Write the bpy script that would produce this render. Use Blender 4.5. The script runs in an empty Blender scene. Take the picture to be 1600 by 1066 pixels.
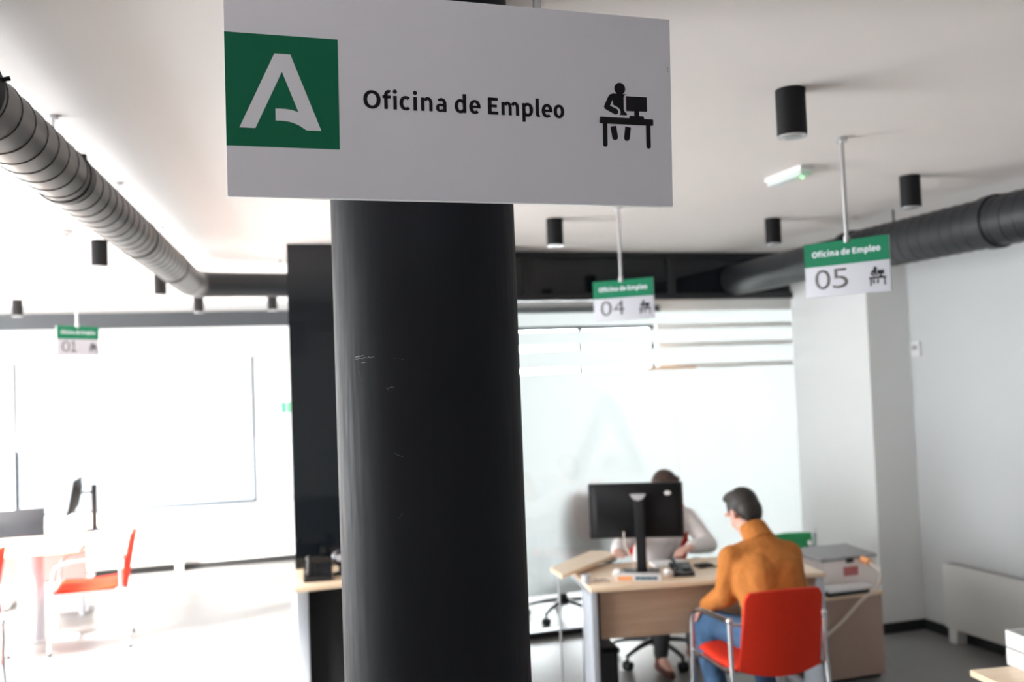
import bpy, bmesh, math, random
from mathutils import Vector, Matrix
from mathutils.geometry import tessellate_polygon
random.seed(4)
S = bpy.context.scene
COL = S.collection
PI = math.pi
def V(*a): return Vector(a)
def rad(d): return math.radians(d)

# ------------------------------------------------------------------ materials
def pmat(name, color, rough=0.5, metal=0.0, noise=0.0, nscale=8.0, bump=0.0, bscale=200.0, spec=0.5, coat=0.0, sheen=0.0, bdist=.002):
    m = bpy.data.materials.new(name); m.use_nodes = True
    nt = m.node_tree; b = nt.nodes['Principled BSDF']
    b.inputs['Base Color'].default_value = (*color, 1)
    b.inputs['Roughness'].default_value = rough
    b.inputs['Metallic'].default_value = metal
    b.inputs['Specular IOR Level'].default_value = spec
    b.inputs['Coat Weight'].default_value = coat
    b.inputs['Sheen Weight'].default_value = sheen
    tc = nt.nodes.new('ShaderNodeTexCoord')
    if noise:
        n = nt.nodes.new('ShaderNodeTexNoise'); n.inputs['Scale'].default_value = nscale
        n.inputs['Detail'].default_value = 5
        r = nt.nodes.new('ShaderNodeMapRange')
        r.inputs['To Min'].default_value = 1 - noise; r.inputs['To Max'].default_value = 1 + noise
        mx = nt.nodes.new('ShaderNodeVectorMath'); mx.operation = 'SCALE'
        mx.inputs[0].default_value = color
        nt.links.new(tc.outputs['Object'], n.inputs['Vector'])
        nt.links.new(n.outputs['Fac'], r.inputs['Value'])
        nt.links.new(r.outputs['Result'], mx.inputs['Scale'])
        nt.links.new(mx.outputs['Vector'], b.inputs['Base Color'])
    if bump:
        n2 = nt.nodes.new('ShaderNodeTexNoise'); n2.inputs['Scale'].default_value = bscale
        bp = nt.nodes.new('ShaderNodeBump'); bp.inputs['Strength'].default_value = bump
        bp.inputs['Distance'].default_value = bdist
        nt.links.new(tc.outputs['Object'], n2.inputs['Vector'])
        nt.links.new(n2.outputs['Fac'], bp.inputs['Height'])
        nt.links.new(bp.outputs['Normal'], b.inputs['Normal'])
    return m

def wood(name, c1, c2, rough=0.45):
    m = bpy.data.materials.new(name); m.use_nodes = True
    nt = m.node_tree; b = nt.nodes['Principled BSDF']; b.inputs['Roughness'].default_value = rough
    tc = nt.nodes.new('ShaderNodeTexCoord'); mp = nt.nodes.new('ShaderNodeMapping')
    mp.inputs['Scale'].default_value = (3, 40, 40)
    n = nt.nodes.new('ShaderNodeTexNoise'); n.inputs['Scale'].default_value = 1.2; n.inputs['Detail'].default_value = 6
    cr = nt.nodes.new('ShaderNodeValToRGB')
    cr.color_ramp.elements[0].position = .3; cr.color_ramp.elements[1].position = .7
    cr.color_ramp.elements[0].color = (*c1, 1); cr.color_ramp.elements[1].color = (*c2, 1)
    nt.links.new(tc.outputs['Object'], mp.inputs['Vector']); nt.links.new(mp.outputs['Vector'], n.inputs['Vector'])
    nt.links.new(n.outputs['Fac'], cr.inputs['Fac']); nt.links.new(cr.outputs['Color'], b.inputs['Base Color'])
    return m

def glass_mat(name, tint=(1, 1, 1), gloss=0.06):
    m = bpy.data.materials.new(name); m.use_nodes = True
    nt = m.node_tree; nt.nodes.clear()
    o = nt.nodes.new('ShaderNodeOutputMaterial'); mx = nt.nodes.new('ShaderNodeMixShader')
    t = nt.nodes.new('ShaderNodeBsdfTransparent'); g = nt.nodes.new('ShaderNodeBsdfGlossy')
    t.inputs['Color'].default_value = (*tint, 1); g.inputs['Roughness'].default_value = 0.02
    mx.inputs['Fac'].default_value = gloss
    nt.links.new(t.outputs[0], mx.inputs[1]); nt.links.new(g.outputs[0], mx.inputs[2])
    nt.links.new(mx.outputs[0], o.inputs['Surface'])
    return m

def film_mat(name, color, transl=0.85, clear=0.0):
    """diffusing film: scatters light through and back"""
    m = bpy.data.materials.new(name); m.use_nodes = True
    nt = m.node_tree; nt.nodes.clear()
    o = nt.nodes.new('ShaderNodeOutputMaterial'); mx = nt.nodes.new('ShaderNodeMixShader')
    t = nt.nodes.new('ShaderNodeBsdfTranslucent'); d = nt.nodes.new('ShaderNodeBsdfDiffuse')
    t.inputs['Color'].default_value = (*color, 1); d.inputs['Color'].default_value = (*color, 1)
    mx.inputs['Fac'].default_value = transl
    nt.links.new(d.outputs[0], mx.inputs[1]); nt.links.new(t.outputs[0], mx.inputs[2])
    last = mx
    if clear:
        tr = nt.nodes.new('ShaderNodeBsdfTransparent'); m2 = nt.nodes.new('ShaderNodeMixShader')
        m2.inputs['Fac'].default_value = clear
        nt.links.new(mx.outputs[0], m2.inputs[1]); nt.links.new(tr.outputs[0], m2.inputs[2]); last = m2
    nt.links.new(last.outputs[0], o.inputs['Surface'])
    return m

def emit_mat(name, color, s):
    m = bpy.data.materials.new(name); m.use_nodes = True
    b = m.node_tree.nodes['Principled BSDF']
    b.inputs['Base Color'].default_value = (*color, 1)
    b.inputs['Emission Color'].default_value = (*color, 1); b.inputs['Emission Strength'].default_value = s
    return m

def column_mat():
    m = pmat('column_paint', (0.0112, 0.0120, 0.0145), 0.6, spec=.12, noise=.18, nscale=3.0, bump=.05, bscale=60)
    nt = m.node_tree; b = nt.nodes['Principled BSDF']
    tc = nt.nodes.new('ShaderNodeTexCoord')
    mp = nt.nodes.new('ShaderNodeMapping'); mp.inputs['Scale'].default_value = (30, 30, 2.0)
    n = nt.nodes.new('ShaderNodeTexNoise'); n.inputs['Scale'].default_value = 3.0; n.inputs['Detail'].default_value = 8
    r = nt.nodes.new('ShaderNodeMapRange')
    r.inputs['From Min'].default_value = .35; r.inputs['From Max'].default_value = .75
    r.inputs['To Min'].default_value = .56; r.inputs['To Max'].default_value = .72
    nt.links.new(tc.outputs['Object'], mp.inputs['Vector']); nt.links.new(mp.outputs['Vector'], n.inputs['Vector'])
    nt.links.new(n.outputs['Fac'], r.inputs['Value']); nt.links.new(r.outputs['Result'], b.inputs['Roughness'])
    return m

M = dict(
    ceiling=pmat('ceiling_paint', (.82, .77, .74), .9, noise=.012, nscale=2, bump=.03, bscale=300),
    wall=pmat('wall_paint', (.78, .785, .78), .85, noise=.012, nscale=3, bump=.05, bscale=250),
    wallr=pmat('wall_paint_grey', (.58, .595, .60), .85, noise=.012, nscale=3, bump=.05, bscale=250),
    wallgrey=pmat('wall_grey', (.80, .79, .77), .85, noise=.02),
    floor=pmat('floor_vinyl', (.21, .205, .20), .38, noise=.09, nscale=14, bump=.04, bscale=120),
    base=pmat('baseboard_black', (.012, .012, .013), .5, noise=.1),
    column=column_mat(),
    scuff=pmat('scuff', (.11, .12, .13), .7, noise=.5, nscale=300),
    signwhite=pmat('sign_white', (.67, .66, .725), .42, noise=.012, nscale=5),
    signedge=pmat('sign_edge', (.85, .86, .88), .35),
    green=pmat('sign_green', (.002, .125, .062), .55, spec=.2, noise=.03, nscale=6),
    green2=pmat('header_green', (.001, .145, .066), .55, spec=.2, noise=.03, nscale=6),
    white2=pmat('plate_white', (.47, .47, .51), .5, spec=.25, noise=.01),
    letterw=pmat('letter_white', (.68, .68, .735), .45),
    ink=pmat('ink_black', (.008, .007, .009), .6, spec=.2),
    ink2=pmat('digit_grey', (.075, .065, .06), .5),
    blackglass=pmat('dark_glass', (.0065, .009, .012), .045, spec=.42, noise=.1, nscale=1),
    blackmet=pmat('black_metal', (.010, .011, .013), .4, noise=.08),
    ductg=pmat('duct_grey', (.115, .109, .107), .42, noise=.10, nscale=6, metal=.25),
    ductseam=pmat('duct_seam', (.012, .012, .012), .5, noise=.1),
    ductb=pmat('duct_black', (.016, .018, .021), .42, noise=.12, nscale=7),
    chrome=pmat('chrome', (.72, .73, .75), .16, metal=1, noise=.03),
    steel=pmat('steel', (.55, .55, .56), .3, metal=1, noise=.05),
    alu=pmat('alu_grey', (.52, .55, .60), .35, metal=.2, noise=.03),
    red=pmat('red_upholstery', (.62, .028, .008), .72, noise=.08, nscale=40, bump=.2, bscale=500, spec=.25),
    greenf=pmat('green_upholstery', (.01, .32, .10), .6, noise=.10, nscale=40, bump=.25, bscale=500, sheen=.1),
    beech=wood('beech', (.80, .60, .41), (.90, .72, .52), .32),
    panelw=wood('panel_wood', (.40, .265, .175), (.47, .32, .22)),
    taupe=pmat('taupe_laminate', (.36, .255, .21), .6, noise=.05, nscale=20),
    blackp=pmat('black_plastic', (.012, .012, .014), .35, noise=.15, nscale=20),
    blackm=pmat('black_matte', (.010, .010, .011), .65, spec=.2, noise=.15, nscale=30),
    screen=pmat('dark_screen', (.02, .021, .024), .12, noise=.05),
    silver=pmat('silver_plastic', (.55, .55, .57), .4, metal=.3),
    white=pmat('white_plastic', (.78, .78, .78), .45, noise=.02),
    radi=pmat('radiator_white', (.60, .59, .57), .5, noise=.02),
    paper=pmat('paper', (.82, .81, .80), .8, noise=.02, nscale=20),
    pink=pmat('pink_panel', (.75, .42, .40), .7, noise=.04),
    boxw=pmat('box_white', (.86, .79, .77), .6, noise=.03),
    boxg=pmat('box_lid_grey', (.33, .33, .34), .55, noise=.05),
    redlab=pmat('red_label', (.50, .16, .16), .6, noise=.25, nscale=60),
    orange=pmat('orange_label', (.85, .38, .16), .6, noise=.05),
    blue=pmat('blue_strip', (.03, .06, .16), .5, noise=.2, nscale=60),
    tealdot=pmat('green_dot', (.08, .42, .22), .5),
    cream=pmat('cable_cream', (.72, .62, .55), .5, noise=.04),
    skin=pmat('skin', (.62, .33, .25), .55, noise=.06, nscale=25),
    skin2=pmat('skin_pale', (.68, .40, .32), .55, noise=.06, nscale=25),
    hair=pmat('hair_dark', (.022, .018, .015), .6, noise=.5, nscale=60, bump=.6, bscale=120),
    hairg=pmat('hair_brown', (.055, .028, .020), .5, noise=.4, nscale=60, bump=.6, bscale=120),
    mustard=pmat('mustard_knit', (.47, .17, .040), .9, noise=.13, nscale=60, bump=.55, bscale=16, spec=.2, bdist=.03),
    jeans=pmat('denim', (.055, .115, .21), .85, noise=.28, nscale=14, bump=.5, bscale=18, bdist=.02, spec=.2),
    coat=pmat('coat_white', (.88, .82, .80), .85, noise=.04, nscale=30, bump=.5, bscale=14, bdist=.025, spec=.2),
    trous=pmat('trousers_grey', (.045, .045, .05), .85, noise=.15, nscale=30),
    shoe=pmat('shoe_brown', (.13, .045, .035), .5, noise=.2, nscale=20),
    shoed=pmat('shoe_dark', (.04, .03, .028), .5, noise=.2, nscale=20),
    eye=pmat('eye_white', (.8, .78, .75), .2), lip=pmat('lips', (.45, .16, .14), .5),
    glass=glass_mat('clear_glass', (.985, .995, .99), .06),
    dimglass=glass_mat('dimming_glass', (.34, .355, .365), .04),  # dark tint added to dim the daylight through the far window
    wglass=glass_mat('window_glass', (.97, .98, .98), .05),
    film=film_mat('frosted_film', (.715, .755, .75), .84),
    filmlogo=film_mat('frosted_film_logo', (.58, .65, .655), .84, .88),
    blind=film_mat('blind_fabric', (.90, .89, .86), .6),
    beam=pmat('beam_grey', (.028, .034, .040), .5, noise=.12, nscale=4),
    winframe=pmat('window_frame', (.03, .042, .056), .5),
    led=emit_mat('green_led', (.1, 1, .12), 6.0),
    diffuser=film_mat('lamp_diffuser', (.8, .84, .84), .45),
    lens=pmat('lamp_lens', (.35, .35, .34), .25, noise=.02),
    exitg=pmat('exit_green', (.01, .42, .16), .5),
    purple=pmat('smoked_plastic', (.02, .016, .022), .12),
    tan=wood('tan_wood', (.50, .27, .12), (.62, .36, .18)),
)

# ------------------------------------------------------------------ mesh helper
class MB:
    def __init__(s): s.bm = bmesh.new()
    def box(s, c, size, rz=0.0, bevel=0.0, rot=None, seg=2):
        t = bmesh.new(); bmesh.ops.create_cube(t, size=1)
        bmesh.ops.scale(t, vec=size, verts=t.verts)
        if bevel: bmesh.ops.bevel(t, geom=t.edges[:], offset=bevel, segments=seg, affect='EDGES', profile=.6)
        R = rot.to_4x4() if rot is not None else Matrix.Rotation(rz, 4, 'Z')
        bmesh.ops.transform(t, matrix=Matrix.Translation(c) @ R, verts=t.verts)
        s._add(t); return s
    def _add(s, t):
        me = bpy.data.meshes.new('tmp'); t.to_mesh(me); t.free(); s.bm.from_mesh(me); bpy.data.meshes.remove(me)
    def loft(s, rings, cap=True, closed=False):
        rs = [[s.bm.verts.new(p) for p in r] for r in rings]
        n = len(rs[0]); k = len(rs)
        for i in range(k if closed else k - 1):
            a, b = rs[i], rs[(i + 1) % k]
            for j in range(n):
                s.bm.faces.new((a[j], a[(j + 1) % n], b[(j + 1) % n], b[j]))
        if cap and not closed:
            s.bm.faces.new(list(reversed(rs[0]))); s.bm.faces.new(rs[-1])
        return s
    def tube(s, pts, r, n=12, cap=True):
        pts = [Vector(p) for p in pts]; rings = []
        rr = r if isinstance(r, (list, tuple)) else [r] * len(pts)
        up = None
        for i, p in enumerate(pts):
            d = (pts[min(i + 1, len(pts) - 1)] - pts[max(i - 1, 0)]).normalized()
            if up is None:
                up = V(0, 0, 1) if abs(d.z) < .9 else V(1, 0, 0)
            x = d.cross(up).normalized(); up = x.cross(d).normalized()
            rings.append([p + (x * math.cos(2 * PI * j / n) + up * math.sin(2 * PI * j / n)) * rr[i] for j in range(n)])
        return s.loft(rings, cap)
    def quad(s, *p):
        s.bm.faces.new([s.bm.verts.new(q) for q in p]); return s
    def cyl(s, a, b, r, n=24, r2=None): return s.tube([a, b], [r, r if r2 is None else r2], n)
    def lathe(s, prof, c=(0, 0, 0), n=32):
        c = Vector(c); rings = []
        for r, z in prof:
            rings.append([c + V(r * math.cos(2 * PI * j / n), r * math.sin(2 * PI * j / n), z) for j in range(n)])
        return s.loft(rings)
    def prism(s, poly, o, ux, uy, depth):
        """2D polygon (u,v) in the frame o,ux,uy extruded along ux x uy by depth"""
        o, ux, uy = Vector(o), Vector(ux), Vector(uy); nz = ux.cross(uy).normalized()
        a = [s.bm.verts.new(o + ux * u + uy * v) for u, v in poly]
        b = [s.bm.verts.new(o + ux * u + uy * v + nz * depth) for u, v in poly]
        n = len(poly)
        for tri in tessellate_polygon([[Vector((u, v, 0)) for u, v in poly]]):
            s.bm.faces.new([b[i] for i in tri]); s.bm.faces.new([a[i] for i in reversed(tri)])
        for j in range(n): s.bm.faces.new((a[j], a[(j + 1) % n], b[(j + 1) % n], b[j]))
        return s
    def ball(s, c, r, sc=(1, 1, 1), rot=None, n=16):
        t = bmesh.new(); bmesh.ops.create_uvsphere(t, u_segments=n, v_segments=max(8, n * 3 // 4), radius=r)
        bmesh.ops.scale(t, vec=sc, verts=t.verts)
        R = rot.to_4x4() if rot is not None else Matrix.Identity(4)
        bmesh.ops.transform(t, matrix=Matrix.Translation(c) @ R, verts=t.verts)
        s._add(t); return s
    def cone(s, a, ra, b, rb, n=16):
        """limb: ball-ended tapered tube"""
        a, b = Vector(a), Vector(b); d = b - a; L = d.length
        if L < 1e-6: return s.ball(a, ra)
        d /= L; pts = []; rr = []
        for k in range(5):
            t = (k + .3) / 5 * PI / 2
            pts.append(a - d * ra * math.cos(t)); rr.append(ra * math.sin(t))
        for k in range(9):
            t = k / 8; pts.append(a + d * L * t); rr.append(ra + (rb - ra) * t)
        for k in range(5):
            t = (k + .7) / 5 * PI / 2
            pts.append(b + d * rb * math.sin(t)); rr.append(rb * math.cos(t))
        return s.tube(pts, rr, n)
    def chain(s, *pr):
        for (a, ra), (b, rb) in zip(pr, pr[1:]): s.cone(a, ra, b, rb)
        return s
    def move(s, v):
        bmesh.ops.translate(s.bm, vec=v, verts=s.bm.verts); return s
    def build(s, name, mat, parent=None, smooth=None, loc=None, local=False):
        bmesh.ops.recalc_face_normals(s.bm, faces=s.bm.faces)
        me = bpy.data.meshes.new(name); s.bm.to_mesh(me); s.bm.free()
        me.materials.append(mat)
        if smooth is None or smooth:
            me.polygons.foreach_set('use_smooth', [True] * len(me.polygons))
            if smooth is None:
                try: me.set_sharp_from_angle(angle=rad(38))
                except Exception: pass
        me.update()
        o = bpy.data.objects.new(name, me); COL.objects.link(o)
        if loc is not None: o.location = loc
        if parent is not None: o.parent = parent
        return o

def tag(o, label=None, cat=None, group=None, kind=None):
    if label: o['label'] = label
    if cat: o['category'] = cat
    if group: o['group'] = group
    if kind: o['kind'] = kind
    return o
def empty(name, loc, label, cat, group=None, rz=0.0):
    o = bpy.data.objects.new(name, None); COL.objects.link(o)
    o.location = loc; o.rotation_euler = (0, 0, rz); o.empty_display_size = .1
    return tag(o, label, cat, group)
def copy_tree(o, parent=None):
    c = o.copy(); COL.objects.link(c)
    if parent is not None: c.parent = parent
    for ch in list(o.children): copy_tree(ch, c)
    return c
def struct(mb, name, mat, label, parent=None):
    o = mb.build(name, mat, parent)
    if parent is None: tag(o, label, 'structure', kind='structure')
    return o
def arc(c, r, a0, a1, n, ux, uy):
    return [Vector(c) + Vector(ux) * r * math.cos(a0 + (a1 - a0) * k / n) + Vector(uy) * r * math.sin(a0 + (a1 - a0) * k / n) for k in range(n + 1)]
def smooth_path(pts, n=6):
    pts = [Vector(p) for p in pts]; out = []
    for i in range(len(pts) - 1):
        p0 = pts[max(i - 1, 0)]; p1 = pts[i]; p2 = pts[i + 1]; p3 = pts[min(i + 2, len(pts) - 1)]
        for k in range(n):
            t = k / n
            out.append(.5 * ((2 * p1) + (p2 - p0) * t + (2 * p0 - 5 * p1 + 4 * p2 - p3) * t * t + (3 * p1 - p0 - 3 * p2 + p3) * t ** 3))
    out.append(pts[-1]); return out
def bend_path(pts, r, n=5):
    """polyline with rounded corners"""
    pts = [Vector(p) for p in pts]; out = [pts[0]]
    for i in range(1, len(pts) - 1):
        a, b, c = pts[i - 1], pts[i], pts[i + 1]
        d1 = (a - b); d2 = (c - b); q = min(r, d1.length * .49, d2.length * .49)
        p1 = b + d1.normalized() * q; p2 = b + d2.normalized() * q
        for k in range(n + 1):
            t = k / n; out.append((1 - t) ** 2 * p1 + 2 * t * (1 - t) * b + t * t * p2)
    out.append(pts[-1]); return out

def text_mesh(name, body, mat, parent, u0, v0, width, cap, off=0.0, depth=.0008, spacing=1.0, zoff=0.0, bw=None):
    """lettering lying in the local XZ plane of its parent, facing -Y; left edge u0, baseline v0"""
    c = bpy.data.curves.new(name, 'FONT'); c.body = body; c.size = 1.0
    c.offset = off; c.extrude = 0.0; c.space_character = spacing; c.resolution_u = 4
    t = bpy.data.objects.new(name, c); COL.objects.link(t)
    dg = bpy.context.evaluated_depsgraph_get()
    me = bpy.data.meshes.new_from_object(t.evaluated_get(dg))
    bpy.data.objects.remove(t); bpy.data.curves.remove(c)
    xs = [v.co.x for v in me.vertices]
    x0, x1 = min(xs), max(xs); sx = width / (x1 - x0); sy = cap / .682
    bm = bmesh.new(); bm.from_mesh(me); bpy.data.meshes.remove(me)
    for v in bm.verts:
        v.co = V(u0 + (v.co.x - x0) * sx, 0, v0 + v.co.y * sy)
    r = bmesh.ops.extrude_face_region(bm, geom=bm.faces[:])
    bmesh.ops.translate(bm, vec=(0, -depth, 0), verts=[g for g in r['geom'] if isinstance(g, bmesh.types.BMVert)])
    bmesh.ops.translate(bm, vec=(0, zoff, 0), verts=bm.verts)
    mb = MB(); mb.bm.free(); mb.bm = bm
    return mb.build(name, mat, parent, smooth=False)

# lettering drawn with strokes; unit = 1/123 of the cap height
def g_ring(cx, cy, rx, ry, w, a0=0.0, a1=360.0, wy=None, n=40):
    wy = w * .86 if wy is None else wy; out = []; inn = []
    n = max(6, int(n * abs(a1 - a0) / 360))
    for k in range(n + 1):
        t = rad(a0 + (a1 - a0) * k / n); c, s_ = math.cos(t), math.sin(t); e = .93
        c2 = math.copysign(abs(c) ** e, c); s2 = math.copysign(abs(s_) ** e, s_)
        out.append((cx + rx * c2, cy + ry * s2)); inn.append((cx + (rx - w) * c2, cy + (ry - wy) * s2))
    return [[out[k], out[k + 1], inn[k + 1], inn[k]] for k in range(n)]
def g_rect(x0, y0, x1, y1): return [[(x0, y0), (x1, y0), (x1, y1), (x0, y1)]]
def g_disc(cx, cy, r): return [[(cx + r * math.cos(2 * PI * k / 20), cy + r * math.sin(2 * PI * k / 20)) for k in range(20)]]
W_ = 25
def g_arch(x, w, xr, top=98):
    # shoulder of n / m: from the stem at x to the right stem ending at xr
    cx = (x + W_ * .55 + xr) / 2; rx = xr - cx
    return g_ring(cx, top - 42, rx, 44, W_ - 1, 0, 150, 21) + g_rect(xr - W_ + 1, 0, xr, top - 41)
GL = {
    'O': (119, g_ring(59.5, 61.5, 59.5, 64.5, 27, wy=22)),
    'f': (64, g_rect(12, 0, 37, 98) + g_rect(0, 76, 58, 96) + g_ring(45, 98, 33, 36, 25, 62, 180, 21)),
    'i': (27, g_rect(1, 0, 26, 95) + g_disc(13.5, 125, 15)),
    'c': (80, g_ring(44, 48, 44, 51, 26, 48, 312, 21)),
    'n': (83, g_rect(0, 0, 25, 95) + g_arch(0, 25, 83)),
    'm': (133, g_rect(0, 0, 25, 95) + g_arch(0, 25, 78) + g_arch(54, 25, 133)),
    'a': (78, g_rect(52, 0, 77, 62) + g_ring(40, 56, 37, 43, 25, 0, 140, 21) + g_ring(33, 28, 33, 30.5, 24, 60, 330, 18) + g_rect(33, 39, 60, 57)),
    'd': (85, g_rect(60, 0, 85, 136) + g_ring(42, 48, 42, 51, 26, 40, 320, 21)),
    'e': (82, g_ring(42, 48, 42, 51, 26, 0, 312, 21) + g_rect(18, 39, 83, 57) + g_rect(62, 39, 84, 50)),
    'E': (76, g_rect(0, 0, 27, 123) + g_rect(0, 0, 76, 22) + g_rect(0, 52, 66, 73) + g_rect(0, 101, 74, 123)),
    'p': (83, g_rect(0, -42, 25, 95) + g_ring(41, 48, 42, 51, 26, -140, 140, 21)),
    'l': (34, g_rect(0, 22, 25, 136) + g_ring(28, 24, 28, 26, 25, 180, 282, 21)),
    'o': (82, g_ring(41, 48, 41, 51, 26, wy=21)),
}
ADV = [('Oficina', (36, 168, 243, 288, 385, 440, 547)), ('de', (683, 790)), ('Empleo', (930, 1030, 1188, 1291, 1337, 1430))]
def lettering(name, mat, parent, u0, v0, width, y, depth=.0006):
    k = width / 1476; bold = 1.0
    for wd, xs in ADV:
        mb = MB()
        for ch, x in zip(wd, xs):
            for poly in GL[ch][1]:
                mb.prism([(u0 + (x - 36 + px) * k, v0 + py * k * .985) for px, py in poly], (0, y, 0), (1, 0, 0), (0, 0, 1), depth)
        mb.build(name, mat, parent, smooth=False)

# ------------------------------------------------------------------ room dimensions
ZC = 2.86          # ceiling
XL, XR = -3.4, 4.85
YF = 11.02         # far facade wall (inner face)
YB = -4.2
YG = 6.82          # glass partition
XE = 7.4           # far side of the room behind the glass

def holed_wall(name, mat, label, axis, pos, thick, a0, a1, z1, holes):
    """wall in plane axis=pos; holes = (a_lo, a_hi, z_lo, z_hi); boxes around the openings, one mesh"""
    mb = MB(); cur = a0
    def bx(p, q, zl, zh):
        if q - p < 1e-4 or zh - zl < 1e-4: return
        if axis == 'y': mb.box((.5 * (p + q), pos + thick / 2, .5 * (zl + zh)), (q - p, abs(thick), zh - zl))
        else: mb.box((pos + thick / 2, .5 * (p + q), .5 * (zl + zh)), (abs(thick), q - p, zh - zl))
    for (lo, hi, zl, zh) in sorted(holes):
        bx(cur, lo, 0, z1); bx(lo, hi, 0, zl); bx(lo, hi, zh, z1); cur = hi
    bx(cur, a1, 0, z1)
    return struct(mb, name, mat, label)

struct(MB().box(((XL + XE) / 2, (YB + YF) / 2, -.05), (XE - XL + .6, YF - YB + .6, .1)), 'floor', M['floor'], 'smooth grey vinyl floor of the office')
struct(MB().box(((XL + XE) / 2, (YB + YF) / 2, ZC + .05), (XE - XL + .6, YF - YB + .6, .1)), 'ceiling', M['ceiling'], 'plain white ceiling of the office')
WL = [(-3.0, -2.2, .8, 2.3), (3.4, 5.6, .08, 2.6), (6.0, 10.8, .08, 2.6)]
WF = [(-2.035, .385, .665, 2.34), (2.3, 5.3, .85, 2.55)]
holed_wall('wall_left', M['wall'], 'white wall with tall shopfront windows on the left', 'x', XL, -.2, YB, YF + .2, ZC, WL)
holed_wall('wall_far', M['wall'], 'white far wall with a wide window and roller blind', 'y', YF, .2, XL, XE, ZC, WF)
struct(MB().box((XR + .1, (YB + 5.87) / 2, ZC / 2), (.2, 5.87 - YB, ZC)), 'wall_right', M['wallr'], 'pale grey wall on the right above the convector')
struct(MB().box(((4.495 + 5.05) / 2 + .0, 6.345, ZC / 2), (5.05 - 4.495, .95, ZC)), 'wall_pier', M['wall'], 'white wall pier beside the glass partition')
struct(MB().box(((XL + 5.05) / 2, YB - .1, ZC / 2), (5.05 - XL, .2, ZC)), 'wall_rear', M['wallgrey'], 'pale wall behind the photographer')
struct(MB().box((XE + .1, (6.82 + YF) / 2, ZC / 2), (.2, YF - 6.82 + .4, ZC)), 'wall_side', M['wall'], 'side wall of the room behind the glass')
struct(MB().box(((5.05 + XE) / 2, 6.745, ZC / 2), (XE - 5.05, .15, ZC)), 'wall_return', M['wall'], 'wall closing the room behind the glass')
struct(MB().box((1.90, (6.56 + YF) / 2, ZC / 2), (.1, YF - 6.56, ZC)), 'wall_divider', M['wall'], 'dividing wall behind the dark glass panel')
struct(MB().box(((.452 + 1.98) / 2, 6.475, ZC / 2), (1.98 - .452, .05, ZC)), 'wall_dark', M['blackglass'], 'glossy black glass wall panel behind the column')
struct(MB().box((1.99, 6.66, ZC / 2), (.08, .32, ZC)), 'trim_1', M['blackmet'], 'black return beside the glass partition')
struct(MB().box((4.84, (YB + 5.86) / 2, .035), (.02, 5.86 - YB, .07)), 'baseboard_right', M['base'], 'black baseboard along the right wall')
struct(MB().box(((4.48 + 4.85) / 2, 5.86, .035), (.37, .02, .07)), 'baseboard_pier', M['base'], 'black baseboard around the pier')
struct(MB().box(((XL + 1.85) / 2, YF - .01, .035), (1.85 - XL, .02, .07)), 'baseboard_far', M['base'], 'black baseboard along the far wall')
struct(MB().box(((XL + 1.85) / 2, YF - .06, 2.695), (1.85 - XL, .12, .165)), 'trim_2', M['beam'], 'dark grey beam above the far window')
struct(MB().box(((2.13 + 5.3) / 2, YF - .06, 2.695), (5.3 - 2.13, .12, .165)), 'trim_3', M['beam'], 'dark grey beam seen through the top of the glass')

# windows ------------------------------------------------------------
def portal(c, size, direction):
    l = bpy.data.lights.new('window_portal', 'AREA'); l.shape = 'RECTANGLE'; l.size, l.size_y = size
    l.cycles.is_portal = True; l.energy = 1
    o = bpy.data.objects.new('window_portal', l); COL.objects.link(o); o.location = c
    o.rotation_euler = Vector(direction).to_track_quat('-Z', 'Y').to_euler()
    return o
def window(name, label, axis, pos, hole, mull=(), fw=.05, gl='wglass'):
    lo, hi, zl, zh = hole
    root = bpy.data.objects.new(name, None); COL.objects.link(root); tag(root, label, 'window', kind='structure')
    def P(a, d, z): return (a, pos + d, z) if axis == 'y' else (pos - d, a, z)
    def Sz(a, d, z): return (a, d, z) if axis == 'y' else (d, a, z)
    mb = MB()
    for a in (lo + fw / 2, hi - fw / 2): mb.box(P(a, .10, (zl + zh) / 2), Sz(fw, .06, zh - zl))
    for z in (zl + fw / 2, zh - fw / 2): mb.box(P((lo + hi) / 2, .10, z), Sz(hi - lo - 2 * fw, .06, fw))
    for a in mull: mb.box(P(a, .10, (zl + zh) / 2), Sz(fw, .05, zh - zl - 2 * fw))
    root.location = P((lo + hi) / 2, .1, zl)
    mb.move(-Vector(root.location)); mb.build('frame', M['winframe'], root)
    MB().box(P((lo + hi) / 2, .11, (zl + zh) / 2), Sz(hi - lo - 2 * fw, .006, zh - zl - 2 * fw)).move(-Vector(root.location)).build('pane', M[gl], root)
    d = (0, -1, 0) if axis == 'y' else (1, 0, 0)
    portal(P((lo + hi) / 2, .19, (zl + zh) / 2), (hi - lo, zh - zl), d)
    return root
w1 = window('window_1', 'wide far window with its blind half lowered', 'y', YF, WF[0], (), .03, 'dimglass')
window('window_2', 'wide window of the room behind the glass', 'y', YF, WF[1], (3.3, 4.3))
window('window_3', 'nearer shopfront window', 'x', XL, WL[1], (4.5,))
window('window_4', 'far shopfront window', 'x', XL, WL[2], (7.7, 9.2))
window('fill_window', 'unseen small window added behind the camera to light the sign', 'x', XL, WL[0])  # added opening, out of view, lets daylight onto the big sign
bl = empty('roller_blind', (-.825, YF - .035, 2.30), 'white roller blind drawn half way down the far window', 'blind')
mb = MB(); mb.box((0, 0, -.47), (2.33, .003, .9)); mb.build('fabric', M['blind'], bl)
MB().box((0, .0, -.925), (2.33, .014, .022), bevel=.004).build('bottom_bar', M['white'], bl)
MB().box((0, -.005, .01), (2.40, .06, .06), bevel=.01).build('cassette', M['white'], bl)

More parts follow.
